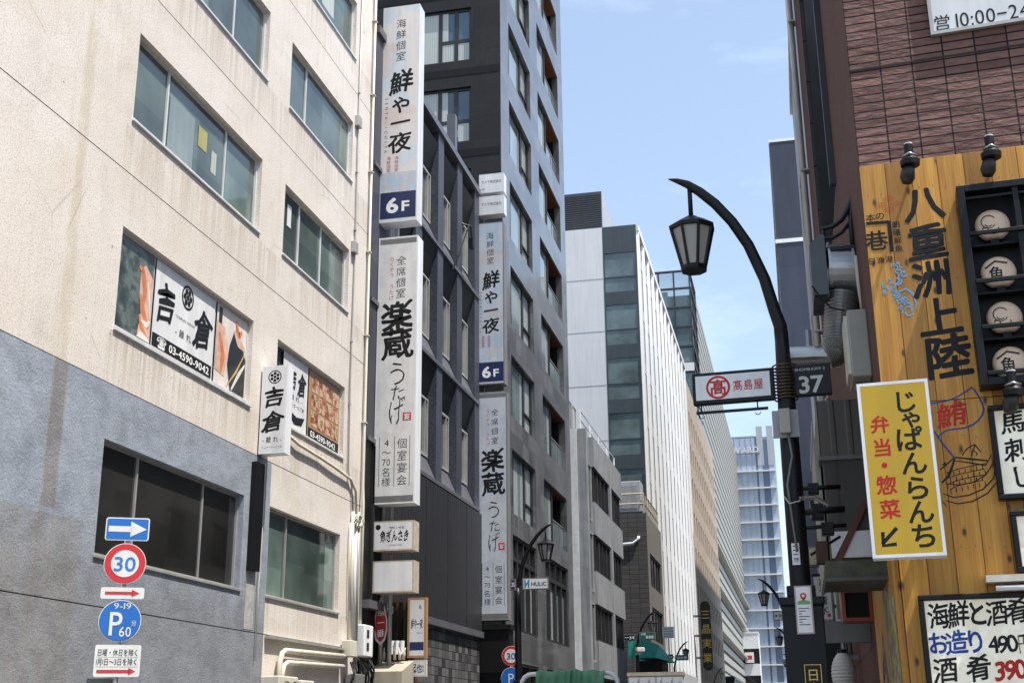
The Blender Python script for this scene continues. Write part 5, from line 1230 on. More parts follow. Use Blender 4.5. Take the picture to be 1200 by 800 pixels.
# spot lamps
def spot(x, y, label, aim=0.05):
    u, v = FR.hit(x, y, 0.28)
    t = thing('spot_lamp', label, 'spot lamp', FR.pt(u, v, 0.28), 'black spot lamps on the cedar front')
    MB().tube([FR.pt(u, v + 0.02, 0.28), FR.pt(u, v + 0.13, 0.28)], 0.036, 16).build('body', M['black'], t)
    MB().puck(Frame(FR.pt(u, v, 0.28).x, FR.pt(u, v, 0.28).y, v, 0), 0, 0, 0.0001, 0, 0.0001, 8) if False else None
    MB().tube([FR.pt(u, v + 0.128, 0.28), FR.pt(u, v + 0.140, 0.28)], 0.034, 16).build('cap', M['sign_white'], t)
    MB().tube([FR.pt(u, v - 0.055, 0.28), FR.pt(u, v - 0.015, 0.28), FR.pt(u, v + 0.02, 0.28)], [0.075, 0.08, 0.05], 20).build('rim', M['black'], t)
    MB().tube([FR.pt(u - 0.055, v + 0.022, 0.30), FR.pt(u, v + 0.03, 0.345), FR.pt(u + 0.055, v + 0.022, 0.30)], 0.011, 6).build('clip', M['galv'], t, smooth=True)
    MB().tube([FR.pt(u - 0.01, v - 0.04, 0.27), FR.pt(u - 0.03, v - 0.12, 0.20), FR.pt(u - 0.035, v - 0.16, 0.17)], [0.045, 0.062, 0.04], 16).build('reflector', M['dark_alu'], t, smooth=True)
    MB().tube([FR.pt(u, v - 0.04, 0.27), FR.pt(u, v - 0.06, 0.05)], 0.014, 8).build('arm', M['black'], t); return t
spot(1066, 187, 'black spot lamp above the vertical brush lettering'); spot(1161, 178, 'black spot lamp above the plate cabinet'); spot(1187, 455, 'black spot lamp between the plate cabinet and brush menu')

# yellow lunch sign
FY = FR.at(0, 0, 0.92)
def yh(x, y): return FY.hit(x, y)
ua, va = yh(1003.5, 450); ub, vb = yh(1113, 647); ub = yh(1087, 447)[0]; _, vb = yh(1066, 652)
t = lightbox('lunch_sign', 'tall yellow light box with black hiragana and red characters, white rim', FY, ua, ub, vb, va, 0.16, M['white'], M['yellow'], None, 0.022)
MB().quad(FY, 0, 0, 0, 0) if False else None
MB().face(FY, [(ua - 0.002, vb + 0.03, -0.15), (ua - 0.002, vb + 0.03, -0.02), (ua - 0.002, va - 0.03, -0.02), (ua - 0.002, va - 0.03, -0.15)]).build('side_face', M['yellow_side'], t)
k = MB()
for ch, x, y, e in (('じ', 1060, 470, 29), ('ゃ', 1068, 489, 26), ('ぱ', 1065, 514, 31), ('ん', 1071, 542, 30), ('ら', 1075, 571, 31), ('ん', 1079, 599, 30), ('ち', 1083, 627, 31)):
    u, v = yh(x, y); k.char(FY, ch, u, v, e / 159, e / 165, 0.0, 0.025)
for pts in ([(1051, 618), (1034, 637)], [(1034.5, 623), (1035.2, 639), (1051, 637)]): k.stroke(FY, [yh(*q) for q in pts], 0.026, 0.0)
k.build('lettering', M['ink'], t)
k = MB()
for ch, x, y, e in (('弁', 1031, 497, 22), ('当', 1034, 524, 22), ('惣', 1039, 568, 23), ('菜', 1043, 596, 23)): u, v = yh(x, y); k.char(FY, ch, u, v, e / 159, e / 162, 0.0, 0.03, 0.03)
u, v = yh(1036.5, 545); k.disc(FY, u, v, 0.02, 0.0); k.build('lettering', M['red_ink'], t)
k = MB()
for v in (vb + 0.25, va - 0.25): k.box(FY, ua + 0.1, ua + 0.16, v - 0.03, v + 0.03, -0.88, -0.161); k.box(FY, ub - 0.16, ub - 0.1, v - 0.03, v + 0.03, -0.88, -0.161)
k.build('bracket', M['alu_dull'], t)

# ---------------------------------------------------------------- ducts and boxes on the brick flank
F13 = front(11.25)
def q13(x, y, w=0.0): return F13.pt(*F13.hit(x, y, w), w)
t = thing('exhaust_duct', 'galvanised round exhaust fan with hood and ribbed grey elbow duct on brick flank', 'duct', (0.75, 13, 5.2))
ua, va = F13.hit(949, 296); ub, vb = F13.hit(972, 345)
MB().prism(F13, [(ua, va + 0.08), (ua + 0.10, va + 0.18), (ub, va + 0.16), (ub, vb - 0.02), (ua, vb - 0.02), ], -0.55, 0.0).build('hood', plain('dull_zinc', (0.10, 0.105, 0.11), 0.45, 0.6), t)
MB().box(F13, ua + 0.01, ub - 0.01, vb - 0.022, vb + 0.0, 0.001, 0.02).build('hood_lip', M['dark_recess'], t)
c0 = q13(971, 318, -0.28); c1 = q13(1001, 318, -0.28); rr = 0.255
MB().tube([c0, c1], rr, 28).tube([c0 + Vector((0.0, 0, 0)), c0 + Vector((0.02, 0, 0))], rr + 0.02, 28).tube([c1 - Vector((0.02, 0, 0)), c1], rr + 0.02, 28).build('fan_casing', M['galv'], t)
pts = [q13(988, 345, -0.2), q13(986, 365, -0.2), q13(984, 385, -0.2), q13(983, 402, -0.2), q13(978, 413, -0.2), q13(968, 417, -0.2)]
# ribbed elbow
dense = []
for a, c in zip(pts, pts[1:]):
    for i in range(10): dense.append(a.lerp(c, i / 10))
dense.append(pts[-1])
MB().tube(dense, [0.155 + (0.009 if i % 2 else 0.0) - 0.03 * i / len(dense) for i in range(len(dense))], 24).build('elbow', M['flex'], t)
MB().tube([q13(972, 417, -0.2), q13(955, 417, -0.2), q13(918, 419, -0.2)], 0.095, 20).tube([q13(966, 417, -0.2), q13(963, 417, -0.2)], 0.108, 20).tube([q13(921, 419, -0.2), q13(918, 419, -0.2)], 0.103, 20).build('outlet', M['galv'], t, smooth=False)
t = thing('iron_bracket', 'curved blue-black iron bracket above the exhaust fan', 'bracket', q13(1001, 285, -0.3))
for w in (-0.12, -0.5):
    k = MB(); k.tube([q13(963, 268, w), q13(975, 266, w), q13(986, 258, w), q13(994, 245, w), q13(998, 232, w)], [0.018, 0.022, 0.026, 0.03, 0.02], 6)
    k.tube([q13(964, 279, w), q13(976, 279, w), q13(987, 272, w), q13(995, 262, w)], 0.018, 6); k.tube([q13(998, 230, w), q13(997, 262, w), q13(1000, 292, w)], 0.028, 6); k.tube([q13(965, 268, w), q13(966, 292, w)], 0.016, 6)
    k.build('scroll', M['iron'], t, smooth=True)
MB().box(F13, F13.hit(962, 292)[0], F13.hit(1003, 292)[0], F13.hit(962, 292)[1], F13.hit(962, 288)[1], -0.55, -0.05).build('shelf', M['iron'], t)
F12 = front(10.75)
ua, va = F12.hit(992, 363); ub, vb = F12.hit(1016, 440)
t = thing('wall_box', 'beige ventilation box hung on the brick flank beside the elbow duct', 'ventilation box', F12.pt(ua, vb, 0))
MB().box(F12, ua, max(ub, 0.79), vb, va, -0.55, 0.0).build('case', M['box_beige'], t, bevel=0.012); MB().box(F12, ua - 0.03, ua - 0.001, vb + 0.04, va - 0.04, -0.5, -0.05).build('lid', M['offwhite'], t)
k = MB()
for i in range(5): k.tube([F12.pt(ua + 0.04 + i * 0.03, vb, -0.2), F12.pt(ua + 0.03 + i * 0.03, vb - 0.08 - 0.02 * (i % 3), -0.2)], 0.014, 6)
k.build('fitting', M['midgrey'], t)
pipe('conduit', 'beige conduit from the fan down to the ventilation box', [q13(1003, 300, 0), q13(1006, 330, 0), q13(1011, 362, 0)], 0.022, M['offwhite'], 'conduit')
single(MB().tube([q13(952, 335, 0.05), q13(962, 350, 0.07), q13(975, 361, 0.07), q13(990, 364, 0.05)], 0.008, 5), 'hanging_cable', M['black'], 'thin black cable looping under the exhaust hood', 'cable', q13(970, 360, 0))
FP = front(12.4)
ua, va = FP.hit(956, 470); _, vm = FP.hit(965, 537); _, vb = FP.hit(975, 655)
t = thing('sheet_enclosure', 'corrugated grey sheet enclosure projecting from the brick flank behind yellow sign', 'enclosure', FP.pt(0.5, vb, -0.8))
MB().box(FP, ua, 0.784, vm + 0.02, va, -2.6, 0.0).build('corrugated_panel', M['corr'], t); MB().box(FP, ua + 0.02, 0.784, vb, vm - 0.02, -2.6, -0.01).build('flat_panel', M['sheet'], t)
MB().box(FP, ua - 0.02, 0.784, vm - 0.02, vm + 0.02, -2.6, 0.02).build('rail', M['midgrey'], t)
MB().box(FP, ua - 0.05, ua - 0.001, vb - 0.1, va - 0.35, -2.3, -0.3).build('edge_frame', M['box_beige'], t)
MB().prism(FP, [(ua + 0.04, vb - 0.02), (ua + 0.12, vb - 0.02), (0.76, vm - 0.45), (0.70, vm - 0.45)], 0.001, 0.04).build('strut', plain('rusty_red_steel', (0.12, 0.045, 0.03), 0.7), t)
MB().box(FP, ua + 0.03, 0.78, vb + 0.01, vb + 0.26, -0.009, 0.03).build('white_panel', M['panel_white'], t)
FC = front(10.7)
ua, va = FC.hit(967, 657); _, vb = FC.hit(1000, 680)
t = thing('shop_canopy', 'mossy canopy edge under the sheet enclosure', 'canopy', FC.pt(0.4, vb, 0))
MB().box(FC, ua, 0.785, vb + 0.03, va, -0.9, 0.0).build('fascia', plain('mossy_fascia', (0.045, 0.048, 0.026), 0.6, var=0.5, vscale=9), t)
MB().box(FC, ua - 0.01, 0.788, vb, vb + 0.028, -0.92, 0.02).build('edge', plain('grimy_edge', (0.07, 0.068, 0.06), 0.7), t)
t = thing('cable_bracket', 'black steel arms and junction boxes spanning from lamp post to the wall', 'bracket', (0.4, 11.3, 3.3))
FB_ = front(11.4)
for x0, y0, x1, y1, r in ((936, 572, 985, 570, 0.022), (940, 600, 990, 596, 0.03), (945, 618, 992, 615, 0.018), (950, 650, 985, 628, 0.012)):
    MB().tube([FB_.pt(*FB_.hit(x0, y0)), FB_.pt(*FB_.hit(x1, y1))], r, 8).build('arm', M['black'], t, smooth=True)
for x0, y0, x1, y1 in ((950, 590, 966, 608), (962, 612, 978, 626), (946, 566, 960, 578), (955, 634, 972, 660)):
    a_, c_ = FB_.hit(x0, y0), FB_.hit(x1, y1); MB().box(FB_, a_[0], c_[0], c_[1], a_[1], -0.1, 0.02).build('box', M['black'] if y0 < 630 else M['timber_brown'], t, bevel=0.008)
FQ = front(13.6)
def sq(F, x0, y0, x1, y1): a, c = F.hit(x0, y0), F.hit(x1, y1); return a[0], c[0], c[1], a[1]
ua, ub, va, vb = sq(FQ, 985, 690, 1006, 727)
t = thing('menu_case', 'red lacquered menu case hanging under the mossy canopy', 'menu case', FQ.pt(ua, va, 0))
k = MB(); f = 0.035; ub = 0.775
k.box(FQ, ua, ub, vb - f, vb, -0.4, 0).box(FQ, ua, ub, va, va + f, -0.4, 0).box(FQ, ua, ua + f, va + f, vb - f, -0.4, 0).box(FQ, ub - f, ub, va + f, vb - f, -0.4, 0)
k.build('frame', M['red_lacquer'], t); MB().box(FQ, ua + f, ub - f, va + f, vb - f, -0.4, -0.05).build('back', M['dark_recess'], t)
F16 = front(16.0)
ua, ub, va, vb = sq(F16, 953, 675, 976, 725)
t = thing('hanging_cloth_sign', 'white cloth sign with vertical brush characters and tiny red seal', 'sign', F16.pt(ua, va, 0))
MB().box(F16, ua, ub, va, vb, -0.03, 0).build('cloth', M['noren'], t)
MB().vtext(F16, 'とう清水', (ua + ub) / 2, vb - 0.02, va + 0.06, 0.115, 0.003, 0.01, 0.1).build('lettering', M['ink'], t); MB().quad(F16, ub - 0.06, ub - 0.02, va + 0.03, va + 0.07, 0.003).build('seal', M['red_ink'], t)
MB().box(F16, ua - 0.02, 0.79, vb, vb + 0.03, -0.02, 0.01).build('rod', M['black'], t)
ua, ub, va, vb = sq(front(14.6), 955, 728, 1000, 752)
single(MB().box(front(14.6), ua, 0.785, va, vb, -0.12, 0), 'canvas_valance', M['midgrey'], 'grey canvas valance above the shop doorway', 'valance', (0.6, 14.6, va))
t = thing('paper_lantern', 'pleated white paper lantern hanging low beside shop doorway', 'lantern', (0.55, 14.0, 1.5))
c = F16.pt(*front(14.0).hit(989, 790), 0); c = Vector((front(14.0).hit(989, 790)[0], 14.0, front(14.0).hit(989, 790)[1]))
k = []; rad = []
for i in range(25): k.append(c + Vector((0, 0, 0.22 - i * 0.44 / 24))); rad.append(0.125 * math.sqrt(max(0.15, 1 - ((i - 12) / 12.5) ** 2)) + (0.006 if i % 2 else 0))
MB().tube(k, rad, 20).build('shade', M['noren'], t); MB().tube([c + Vector((0, 0, 0.22)), c + Vector((0, 0, 0.26))], 0.05, 12).build('rim', M['black'], t)
# junk of signs and pipes farther along that side
for i, (F, x0, y0, x1, y1, mat, lab, nm) in enumerate((
        (front(19), 946, 640, 968, 662, 'rustframe', 'brown projecting sign on the far side of the sheet enclosure', 'shop_sign'),
        (front(20), 957, 658, 980, 680, 'panel_white', 'small white notice hanging between pipes and canopy', 'notice'),
        (front(22), 948, 585, 966, 606, 'black', 'black meter box on pipes behind the lamp post', 'meter_box'),
        (front(18), 962, 740, 990, 800, 'black', 'dark vending case beside the shop doorway', 'vending_case'),
        (front(24), 946, 700, 962, 720, 'sign_blue', 'small dark blue sign beyond the hanging cloth sign', 'shop_sign'))):
    ua, ub, va, vb = sq(F, x0, y0, x1, y1)
    t = thing(nm, lab, 'sign' if nm != 'meter_box' else 'meter box', F.pt(ua, va, 0)); MB().box(F, ua, ub, va, vb, -0.25, -0.01).build('casing', M['midgrey'], t, bevel=0.01); MB().box(F, ua + 0.02, ub - 0.02, va + 0.02, vb - 0.02, -0.0099, 0.0).build('face', M[mat], t)
    MB().box(F, ub - 0.001, 0.83, (va + vb) / 2 - 0.03, (va + vb) / 2 + 0.03, -0.2, -0.12).build('bracket', M['midgrey'], t)
pipe('drainpipe', 'silver downpipe on the pale wall beyond the brick flank', [Vector((0.62, 24.0, 9.0)), Vector((0.62, 24.0, 2.2))], 0.07, M['galv'], 'drainpipe')
t = thing('pipe_bundle', 'dark pipes and cables clipped to the wall behind lamp post', 'pipes', (0.6, 19, 2.4))
for i in range(5): MB().tube([(0.66 - 0.05 * i, 18.4 + i * 0.5, 6.2 - i * 0.4), (0.66 - 0.05 * i, 18.4 + i * 0.5, 4.2), (0.70, 18.6 + i * 0.5, 3.6), (0.70, 18.6 + i * 0.5, 2.4)], 0.03, 6).build('tube', M['black'] if i % 2 else M['galv'], t, smooth=True)

# ---------------------------------------------------------------- farther buildings on the right
def side_block(name, label, x, y0, y1, z, mat, fx1, wins=None, wm='dark_pane', depth=9.0):
    t = thing(name, label, 'building', (x, (y0 + y1) / 2, 0)); F = right(x); hs = []
    if wins:
        c, r, w_, h_, z0, dz = wins
        for i in range(c):
            for j in range(r):
                m = -y1 + (y1 - y0) * (i + 0.5) / c; hs.append((m - w_ / 2, m + w_ / 2, z0 + j * dz, z0 + j * dz + h_))
    MB().wall(F, -y1, -y0, 0, z, hs, 0.25).build('flank_wall', mat, t)
    MB().box(front(y0), x + 0.003, fx1, 0, z, -0.4, 0.0).build('end_wall', mat, t)
    MB().box(F, -y1, -y0 - 0.41, 0, z - 0.05, -depth, -0.27).build('core', M['dark_recess'], t)
    for h in hs: window(F, *h, 0.22, t, M['dark_alu'], M[wm], ((h[0] + h[1]) / 2,), fw=0.08, proud=0.06)
    MB().box(F, -y1, -y0 + 0.03, z + 0.001, z + 0.15, -depth, 0.06).build('coping', M['white'], t); return t
side_block('pale_wall_building', 'smooth pale wall building just beyond the brick flank', 0.80, 21.3, 28.4, 15.9, M['facade_grey'], 8, (2, 3, 1.4, 1.4, 5.5, 3.3))
side_block('low_brown_building', 'low dim building between the pale wall and the dark slab', 0.9, 28.6, 44.0, 10.0, M['midgrey'], 8, (5, 2, 1.6, 1.5, 3.6, 3.2))
side_block('slate_block', 'slate blue panelled block with white coping at the foot of the dark slab', 0.30, 45.0, 58.0, 19.0, M['slate_panel'], 9, (4, 4, 1.8, 1.6, 3.8, 3.6), 'sky_pane')
side_block('slate_tower', 'tall dark slate tower rising behind the lamp post', 0.43, 60.0, 104.0, 30.4, M['slate_panel'], 12, (10, 7, 2.4, 1.8, 3.8, 3.7), 'sky_pane')
side_block('unseen_shade_block', 'unseen tall grey office block, added to shade the beige building', 1.1, 124.0, 185.0, 48.0, M['facade_grey'], 16, (16, 11, 2.8, 2.0, 4.0, 4.0), 'sky_pane')  # unseen block, added so that its shadow falls on the beige building
# ================================================================== street lamps
F11 = front(11.0); BX = 0.05
def p11(x, y): return F11.pt(*F11.hit(x, y))
t = thing('street_lamp', 'large black arched street lamp with hanging lantern carrying the number 37 board', 'street lamp', (BX, 11.0, 0), 'black arched street lamps')
MB().tube([(BX, 11, 0.12), (BX, 11, 2.9), (BX, 11, 4.2), (BX, 11, 4.75), (BX, 11, 5.0)], [0.090, 0.088, 0.082, 0.066, 0.060], 18).build('pole', M['black'], t, smooth=True)
arc = [(BX, 11, 4.9), (BX - 0.004, 11, 5.05)] + [tuple(p11(x, y)) for x, y in ((908, 365), (896, 327), (877, 287), (858, 260), (838, 239), (820, 225), (805, 216), (793, 212), (783, 210))]
MB().tube(arc, [0.062, 0.060, 0.056, 0.053, 0.051, 0.050, 0.049, 0.046, 0.038, 0.025, 0.005], 16, flat=0.92).build('arm', M['black'], t, smooth=True)
MB().box(WORLD, BX - 0.17, BX + 0.17, 0.12, 2.55, -11.17, -10.83).box(WORLD, BX - 0.185, BX + 0.185, 2.55, 2.62, -11.185, -10.815).box(WORLD, BX - 0.12, BX + 0.12, 2.62, 2.72, -11.12, -10.88).box(WORLD, BX - 0.15, BX + 0.15, 0.12, 0.3, -11.2, -10.8).build('base_cabinet', M['black'], t, bevel=0.012)
u, vt = F11.hit(808, 222); _, vc = F11.hit(809, 255); _, ve = F11.hit(811, 268); _, vb = F11.hit(815, 318)
lx, ly = u, 11.0
MB().tube([(lx, ly, vt + 0.03), (lx, ly, vc)], 0.022, 10).build('hanger', M['black'], t, smooth=True)
lan = thing('lantern', 'x', 'x', (lx, ly, vb))
for key in ('label', 'category'): del lan[key]
bpy.data.objects.remove(lan)
def ringpts(r, z, n=8): return [(lx + r * math.cos(2 * math.pi * (i + 0.5) / n), ly + r * math.sin(2 * math.pi * (i + 0.5) / n), z) for i in range(n)]
def loft(rings):
    b = MB(); n = len(rings[0])
    for r in rings: b.V += [Vector(p) for p in r]
    for j in range(len(rings) - 1):
        for i in range(n): b.F.append((j * n + i, j * n + (i + 1) % n, (j + 1) * n + (i + 1) % n, (j + 1) * n + i)); b.U.append([(0, 0)] * 4)
    b.F.append(tuple(range(n))[::-1]); b.U.append([(0, 0)] * n); b.F.append(tuple((len(rings) - 1) * n + i for i in range(n))); b.U.append([(0, 0)] * n)
    return b
RT, RB = 0.205, 0.108
b = loft([ringpts(RT + 0.015, ve - 0.02), ringpts(RT + 0.02, ve + 0.012), ringpts(0.13, ve + 0.075), ringpts(0.07, ve + 0.085), ringpts(0.06, ve + 0.115), ringpts(0.03, ve + 0.125)])
fr = b.build('lantern_frame', M['black'], t)
b = loft([ringpts(RB + 0.012, vb + 0.0), ringpts(RB + 0.02, vb + 0.025), ringpts(RB + 0.012, vb + 0.05)]); 
for i in range(8):
    a = ringpts(RT - 0.002, ve - 0.02)[i]; c = ringpts(RB + 0.006, vb + 0.045)[i]; b.tube([a, c], 0.014, 6)
b.build('glazing_bar', M['black'], fr)
loft([ringpts(RB - 0.004, vb + 0.045), ringpts(RT - 0.016, ve - 0.021)]).build('lantern_glass', M['lantern_glass'], fr)
lamp0 = t
spots = [((-0.35, 46.0), 0, 'arched lamp carrying the pale board with green writing'), ((-0.25, 70.0), 0, 'small arched lamp carrying a tiny pale board before pale blue tower'), ((-0.30, 97.0), 0, 'smallest arched lamp before the foot of pale blue tower'),
         ((front(31.5).hit(607, 720)[0], 31.5), 180, 'arched lamp beside the granite tower carrying a white company board'),
         ((front(58.0).hit(746, 745)[0], 58.0), 180, 'arched lamp beside the green awning'),
         ((front(80.0).hit(790, 775)[0], 80.0), 180, 'arched lamp before the white finned tower'),
         ((front(118.0).hit(835, 775)[0], 118.0), 180, 'tiny arched lamp before the dark louvred base')]
for (x, y), rz, lab in spots:
    c = copy_tree(lamp0); c.location = (x, y, 0); c.rotation_euler = (0, 0, R(rz)); c['label'] = lab

# boards on the nearest lamp
FG = Frame(BX, 10.98, 0, -3.6)
def gh(x, y, w=0.0): return FG.hit(x, y, w)
ua, va = gh(811, 439); ub, vb = gh(908, 467)
ux0, _ = gh(928, 430); ux1, vx1 = gh(972, 425)
t = thing('street_number_board', 'black-rimmed board with red department store crest and street number 37 on lamp', 'sign', FG.pt(0, vb, 0))
top = (va + gh(907, 431)[1]) / 2; bot = (gh(814, 476)[1] + gh(908, 467)[1]) / 2
k = MB(); k.box(FG, ua, ub, bot, top, -0.05, 0.028); k.build('board', M['black'], t, bevel=0.006)
MB().box(FG, ua + 0.03, ub - 0.03, bot + 0.035, top - 0.03, 0.0281, 0.031).build('face', M['panel_white'], t)
MB().box(FG, ux0, ux1, bot + 0.01, top + 0.0, -0.05, 0.028).build('number_plate', M['black'], t, bevel=0.006)
k = MB(); w = 0.033; cv = (top + bot) / 2; cu = FG.hit(842, 455)[0]
k.ring(FG, cu, cv, 0.088, 0.108, w, 40); k.char(FG, '髙', cu, cv, 0.155, 0.155, w, 0.03)
for i, ch in enumerate('髙島屋'): k.char(FG, ch, FG.hit(865 + i * 12.2, 454)[0], cv + 0.004, 0.088, 0.105, w, 0.012, 0.05)
k.build('lettering', M['red_ink'], t)
k = MB(); n0 = FG.hit(950, 449)[0]
k.htext(FG, '37', n0 - 0.108, n0 + 0.118, cv - 0.035, 0.215, 0.03, 0.028); k.htext(FG, 'NIHOMBASHI 2', n0 - 0.15, n0 + 0.135, top - 0.045, 0.035, 0.03)
k.build('lettering', plain('worn_white_ink', (0.42, 0.42, 0.40), 0.5, streak=0), t)
k = MB()
for i in range(11):
    z = bot + 0.0 + i * 0.03; k.tube([(BX + 0.102 * math.cos(2 * math.pi * q / 16), 11 + 0.102 * math.sin(2 * math.pi * q / 16), z) for q in range(17)], 0.008, 5, cap=False)
k.build('collar', plain('bronze_collar', (0.085, 0.06, 0.035), 0.45, 0.6), t)
k = MB(); zr = FG.hit(815, 484)[1]; k.box(FG, ua + 0.02, FG.hit(900, 476)[0], zr - 0.012, zr + 0.012, -0.02, 0.0)
for x in (822, 888): uu = FG.hit(x, 480)[0]; k.box(FG, uu - 0.006, uu + 0.006, zr, bot + 0.01, -0.015, -0.005); k.ring(FG, uu, zr - 0.03, 0.018, 0.026, -0.01, 12, 180, 360)
k.build('banner_rail', M['black'], t)
ua, va = FG.hit(908, 481, 0.1); ub, vb = FG.hit(929, 508, 0.1)
t = thing('control_box', 'two-tone grey control box strapped to the large lamp post below number 37', 'control box', FG.pt(0, vb, 0.1))
MB().box(FG, -0.065, 0.03, vb, va, 0.10, 0.17).build('case', M['box_beige'], t, bevel=0.008); MB().box(FG, -0.13, 0.10, vb - 0.03, va - 0.0, 0.085, 0.099).build('back_plate', M['grey'], t, bevel=0.006)
k = MB(); k.tube([FG.pt(0.0, vb, 0.13), FG.pt(0.02, vb - 0.2, 0.12), FG.pt(-0.04, vb - 0.45, 0.11), FG.pt(0.0, 3.0, 0.11)], 0.010, 6); k.build('cord', M['midgrey'], t, smooth=True)
single(MB().tube([FG.pt(-0.07, vb - 0.55, 0.10), FG.pt(-0.03, vb - 0.62, 0.16), FG.pt(0.06, vb - 0.60, 0.16), FG.pt(0.10, vb - 0.52, 0.05)], 0.008, 6).tube([FG.pt(0.05, 3.45, 0.1), FG.pt(0.18, 3.46, 0.05), FG.pt(0.28, 3.40, 0.0)], 0.02, 6), 'loose_cable', M['galv'], 'loose silver cable tied round the large lamp post', 'cable', FG.pt(0, 3.3, 0.1))
ua, va = FG.hit(927, 636, 0.11); ub, vb = FG.hit(938, 661, 0.11)
t = thing('notice', 'small white printed notice taped to the large lamp post', 'notice', FG.pt(-0.02, vb, 0.1)); MB().box(FG, ua, ub, vb, va, 0.092, 0.10).build('sheet', M['panel_white'], t)
k = MB()
for i in range(4): k.quad(FG, ua + 0.012, ub - 0.012, va - 0.03 - i * 0.035, va - 0.022 - i * 0.035, 0.1015)
k.htext(FG, '注意', ua + 0.01, ub - 0.01, vb + 0.035, 0.03, 0.1015); k.build('lettering', M['ink_soft'], t)
ua, va = FG.hit(930, 686, 0.18); ub, vb = FG.hit(955, 742, 0.18)
uc = (ua + ub) / 2
t = thing('map_panel', 'white information panel with red map pin on base cabinet of large lamp', 'information panel', FG.pt(uc, vb, 0.18))
MB().box(FG, ua, ub, vb, va, 0.155, 0.172).build('frame', plain('pink_grey_frame', (0.40, 0.30, 0.29), 0.5), t); MB().box(FG, ua + 0.012, ub - 0.012, vb + 0.012, va - 0.012, 0.1721, 0.175).build('face', M['panel_white'], t)
k = MB(); k.ring(FG, uc, va - 0.085, 0.012, 0.026, 0.177, 20); k.face(FG, [(uc - 0.022, va - 0.096, 0.177), (uc, va - 0.135, 0.177), (uc + 0.022, va - 0.096, 0.177)]); k.build('map_pin', M['sign_red'], t)
MB().face(FG, [(ua + 0.02, va - 0.155, 0.1765), (ub - 0.02, va - 0.155, 0.1765), (ub - 0.02, va - 0.13, 0.1765), (uc, va - 0.115, 0.1765), (ua + 0.02, va - 0.13, 0.1765)]).build('map_picture', plain('map_green', (0.12, 0.36, 0.14), 0.5), t)
k = MB()
for i in range(7): k.quad(FG, ua + 0.025, ub - 0.03 - 0.03 * (i % 3), va - 0.19 - i * 0.022, va - 0.184 - i * 0.022, 0.177)
k.build('lettering', M['ink_soft'], t)
ua, va = FG.hit(942, 778, 0.19); ub, _ = FG.hit(962, 778, 0.19); uc = (ua + ub) / 2
t = thing('district_plate', 'black district name plate with gold rim and characters at foot of large lamp', 'name plate', FG.pt(uc, va - 0.62, 0.18))
MB().box(FG, ua, ub, va - 0.62, va, 0.168, 0.176).build('plate', M['black'], t)
k = MB(); e = 0.006
k.box(FG, ua, ub, va - e, va, 0.1761, 0.179).box(FG, ua, ub, va - 0.62, va - 0.62 + e, 0.1761, 0.179).box(FG, ua, ua + e, va - 0.614, va - e, 0.1761, 0.179).box(FG, ub - e, ub, va - 0.614, va - e, 0.1761, 0.179)
k.vtext(FG, '日本橋', uc, va - 0.03, va - 0.35, 0.105, 0.179, 0.012); k.build('lettering', M['gold'], t)

def lamp_board(y, x0, x1, yt, yb, mat, texts, inkmat, label, pole_x, extra=None):
    F = front(y); ua, va = F.hit(x0, yt); ub, vb = F.hit(x1, yb)
    t = thing('lamp_board', label, 'sign', F.pt(ua, vb, 0)); MB().box(F, ua, ub, vb, va, -0.04, 0.0).build('board', M['midgrey'], t); MB().box(F, ua + 0.03, ub - 0.03, vb + 0.03, va - 0.03, 0.0001, 0.006).build('face', M[mat], t)
    k = MB()
    for s_, f0, f1, fv, fs in texts: k.htext(F, s_, ua + (ub - ua) * f0, ua + (ub - ua) * f1, vb + (va - vb) * fv, (va - vb) * fs, 0.009, 0.02)
    k.build('lettering', M[inkmat], t)
    pu = F.hit(pole_x, (yt + yb) / 2)[0]; e0 = ua if abs(pu - ua) < abs(pu - ub) else ub
    MB().box(F, min(pu, e0), max(pu, e0), (va + vb) / 2 - 0.03, (va + vb) / 2 + 0.03, -0.045, -0.041).build('bracket', M['black'], t)
    return t
t = lamp_board(31.3, 612, 643, 677, 690, 'panel_white', [('HULIC', 0.34, 0.93, 0.5, 0.46)], 'navy', 'white board with dark blue lettering and teal mark on arched lamp beside tower', 608)
F = front(31.3); k = MB(); ua, va = F.hit(613.5, 679); ub, vb = F.hit(621, 688)
k.face(F, [(ua + 0.02, vb, 0.009), (ua + 0.06, vb, 0.009), (ua + 0.06, va, 0.009), (ua + 0.02, va, 0.009)]); k.face(F, [(ub - 0.05, vb, 0.009), (ub - 0.01, vb, 0.009), (ub - 0.01, va, 0.009), (ub - 0.05, va, 0.009)]); k.face(F, [(ua + 0.06, vb + 0.03, 0.009), (ub - 0.05, (va + vb) / 2, 0.009), (ub - 0.05, va - 0.03, 0.009), (ua + 0.06, (va + vb) / 2, 0.009)]); k.build('emblem', M['teal_print'], t)
lamp_board(31.3, 598, 604.5, 678, 691, 'navy', [('35', 0.2, 0.8, 0.5, 0.5)], 'white_ink', 'dark number board on the other side of tower lamp', 606)
lamp_board(57.8, 731, 744, 743, 750, 'black', [('ー34', 0.05, 0.95, 0.5, 0.7)], 'white_ink', 'black number board on lamp beside green awning', 745)
lamp_board(57.8, 749, 768, 740, 749, 'sign_green', [('日本橋', 0.1, 0.4, 0.72, 0.3), ('髙島屋', 0.4, 0.9, 0.35, 0.4)], 'white_ink', 'dark green name board on lamp beside green awning', 747)
lamp_board(79.8, 783, 789, 766, 772, 'black', [('33', 0.2, 0.8, 0.5, 0.6)], 'white_ink', 'tiny black number board on lamp before white fins', 790)
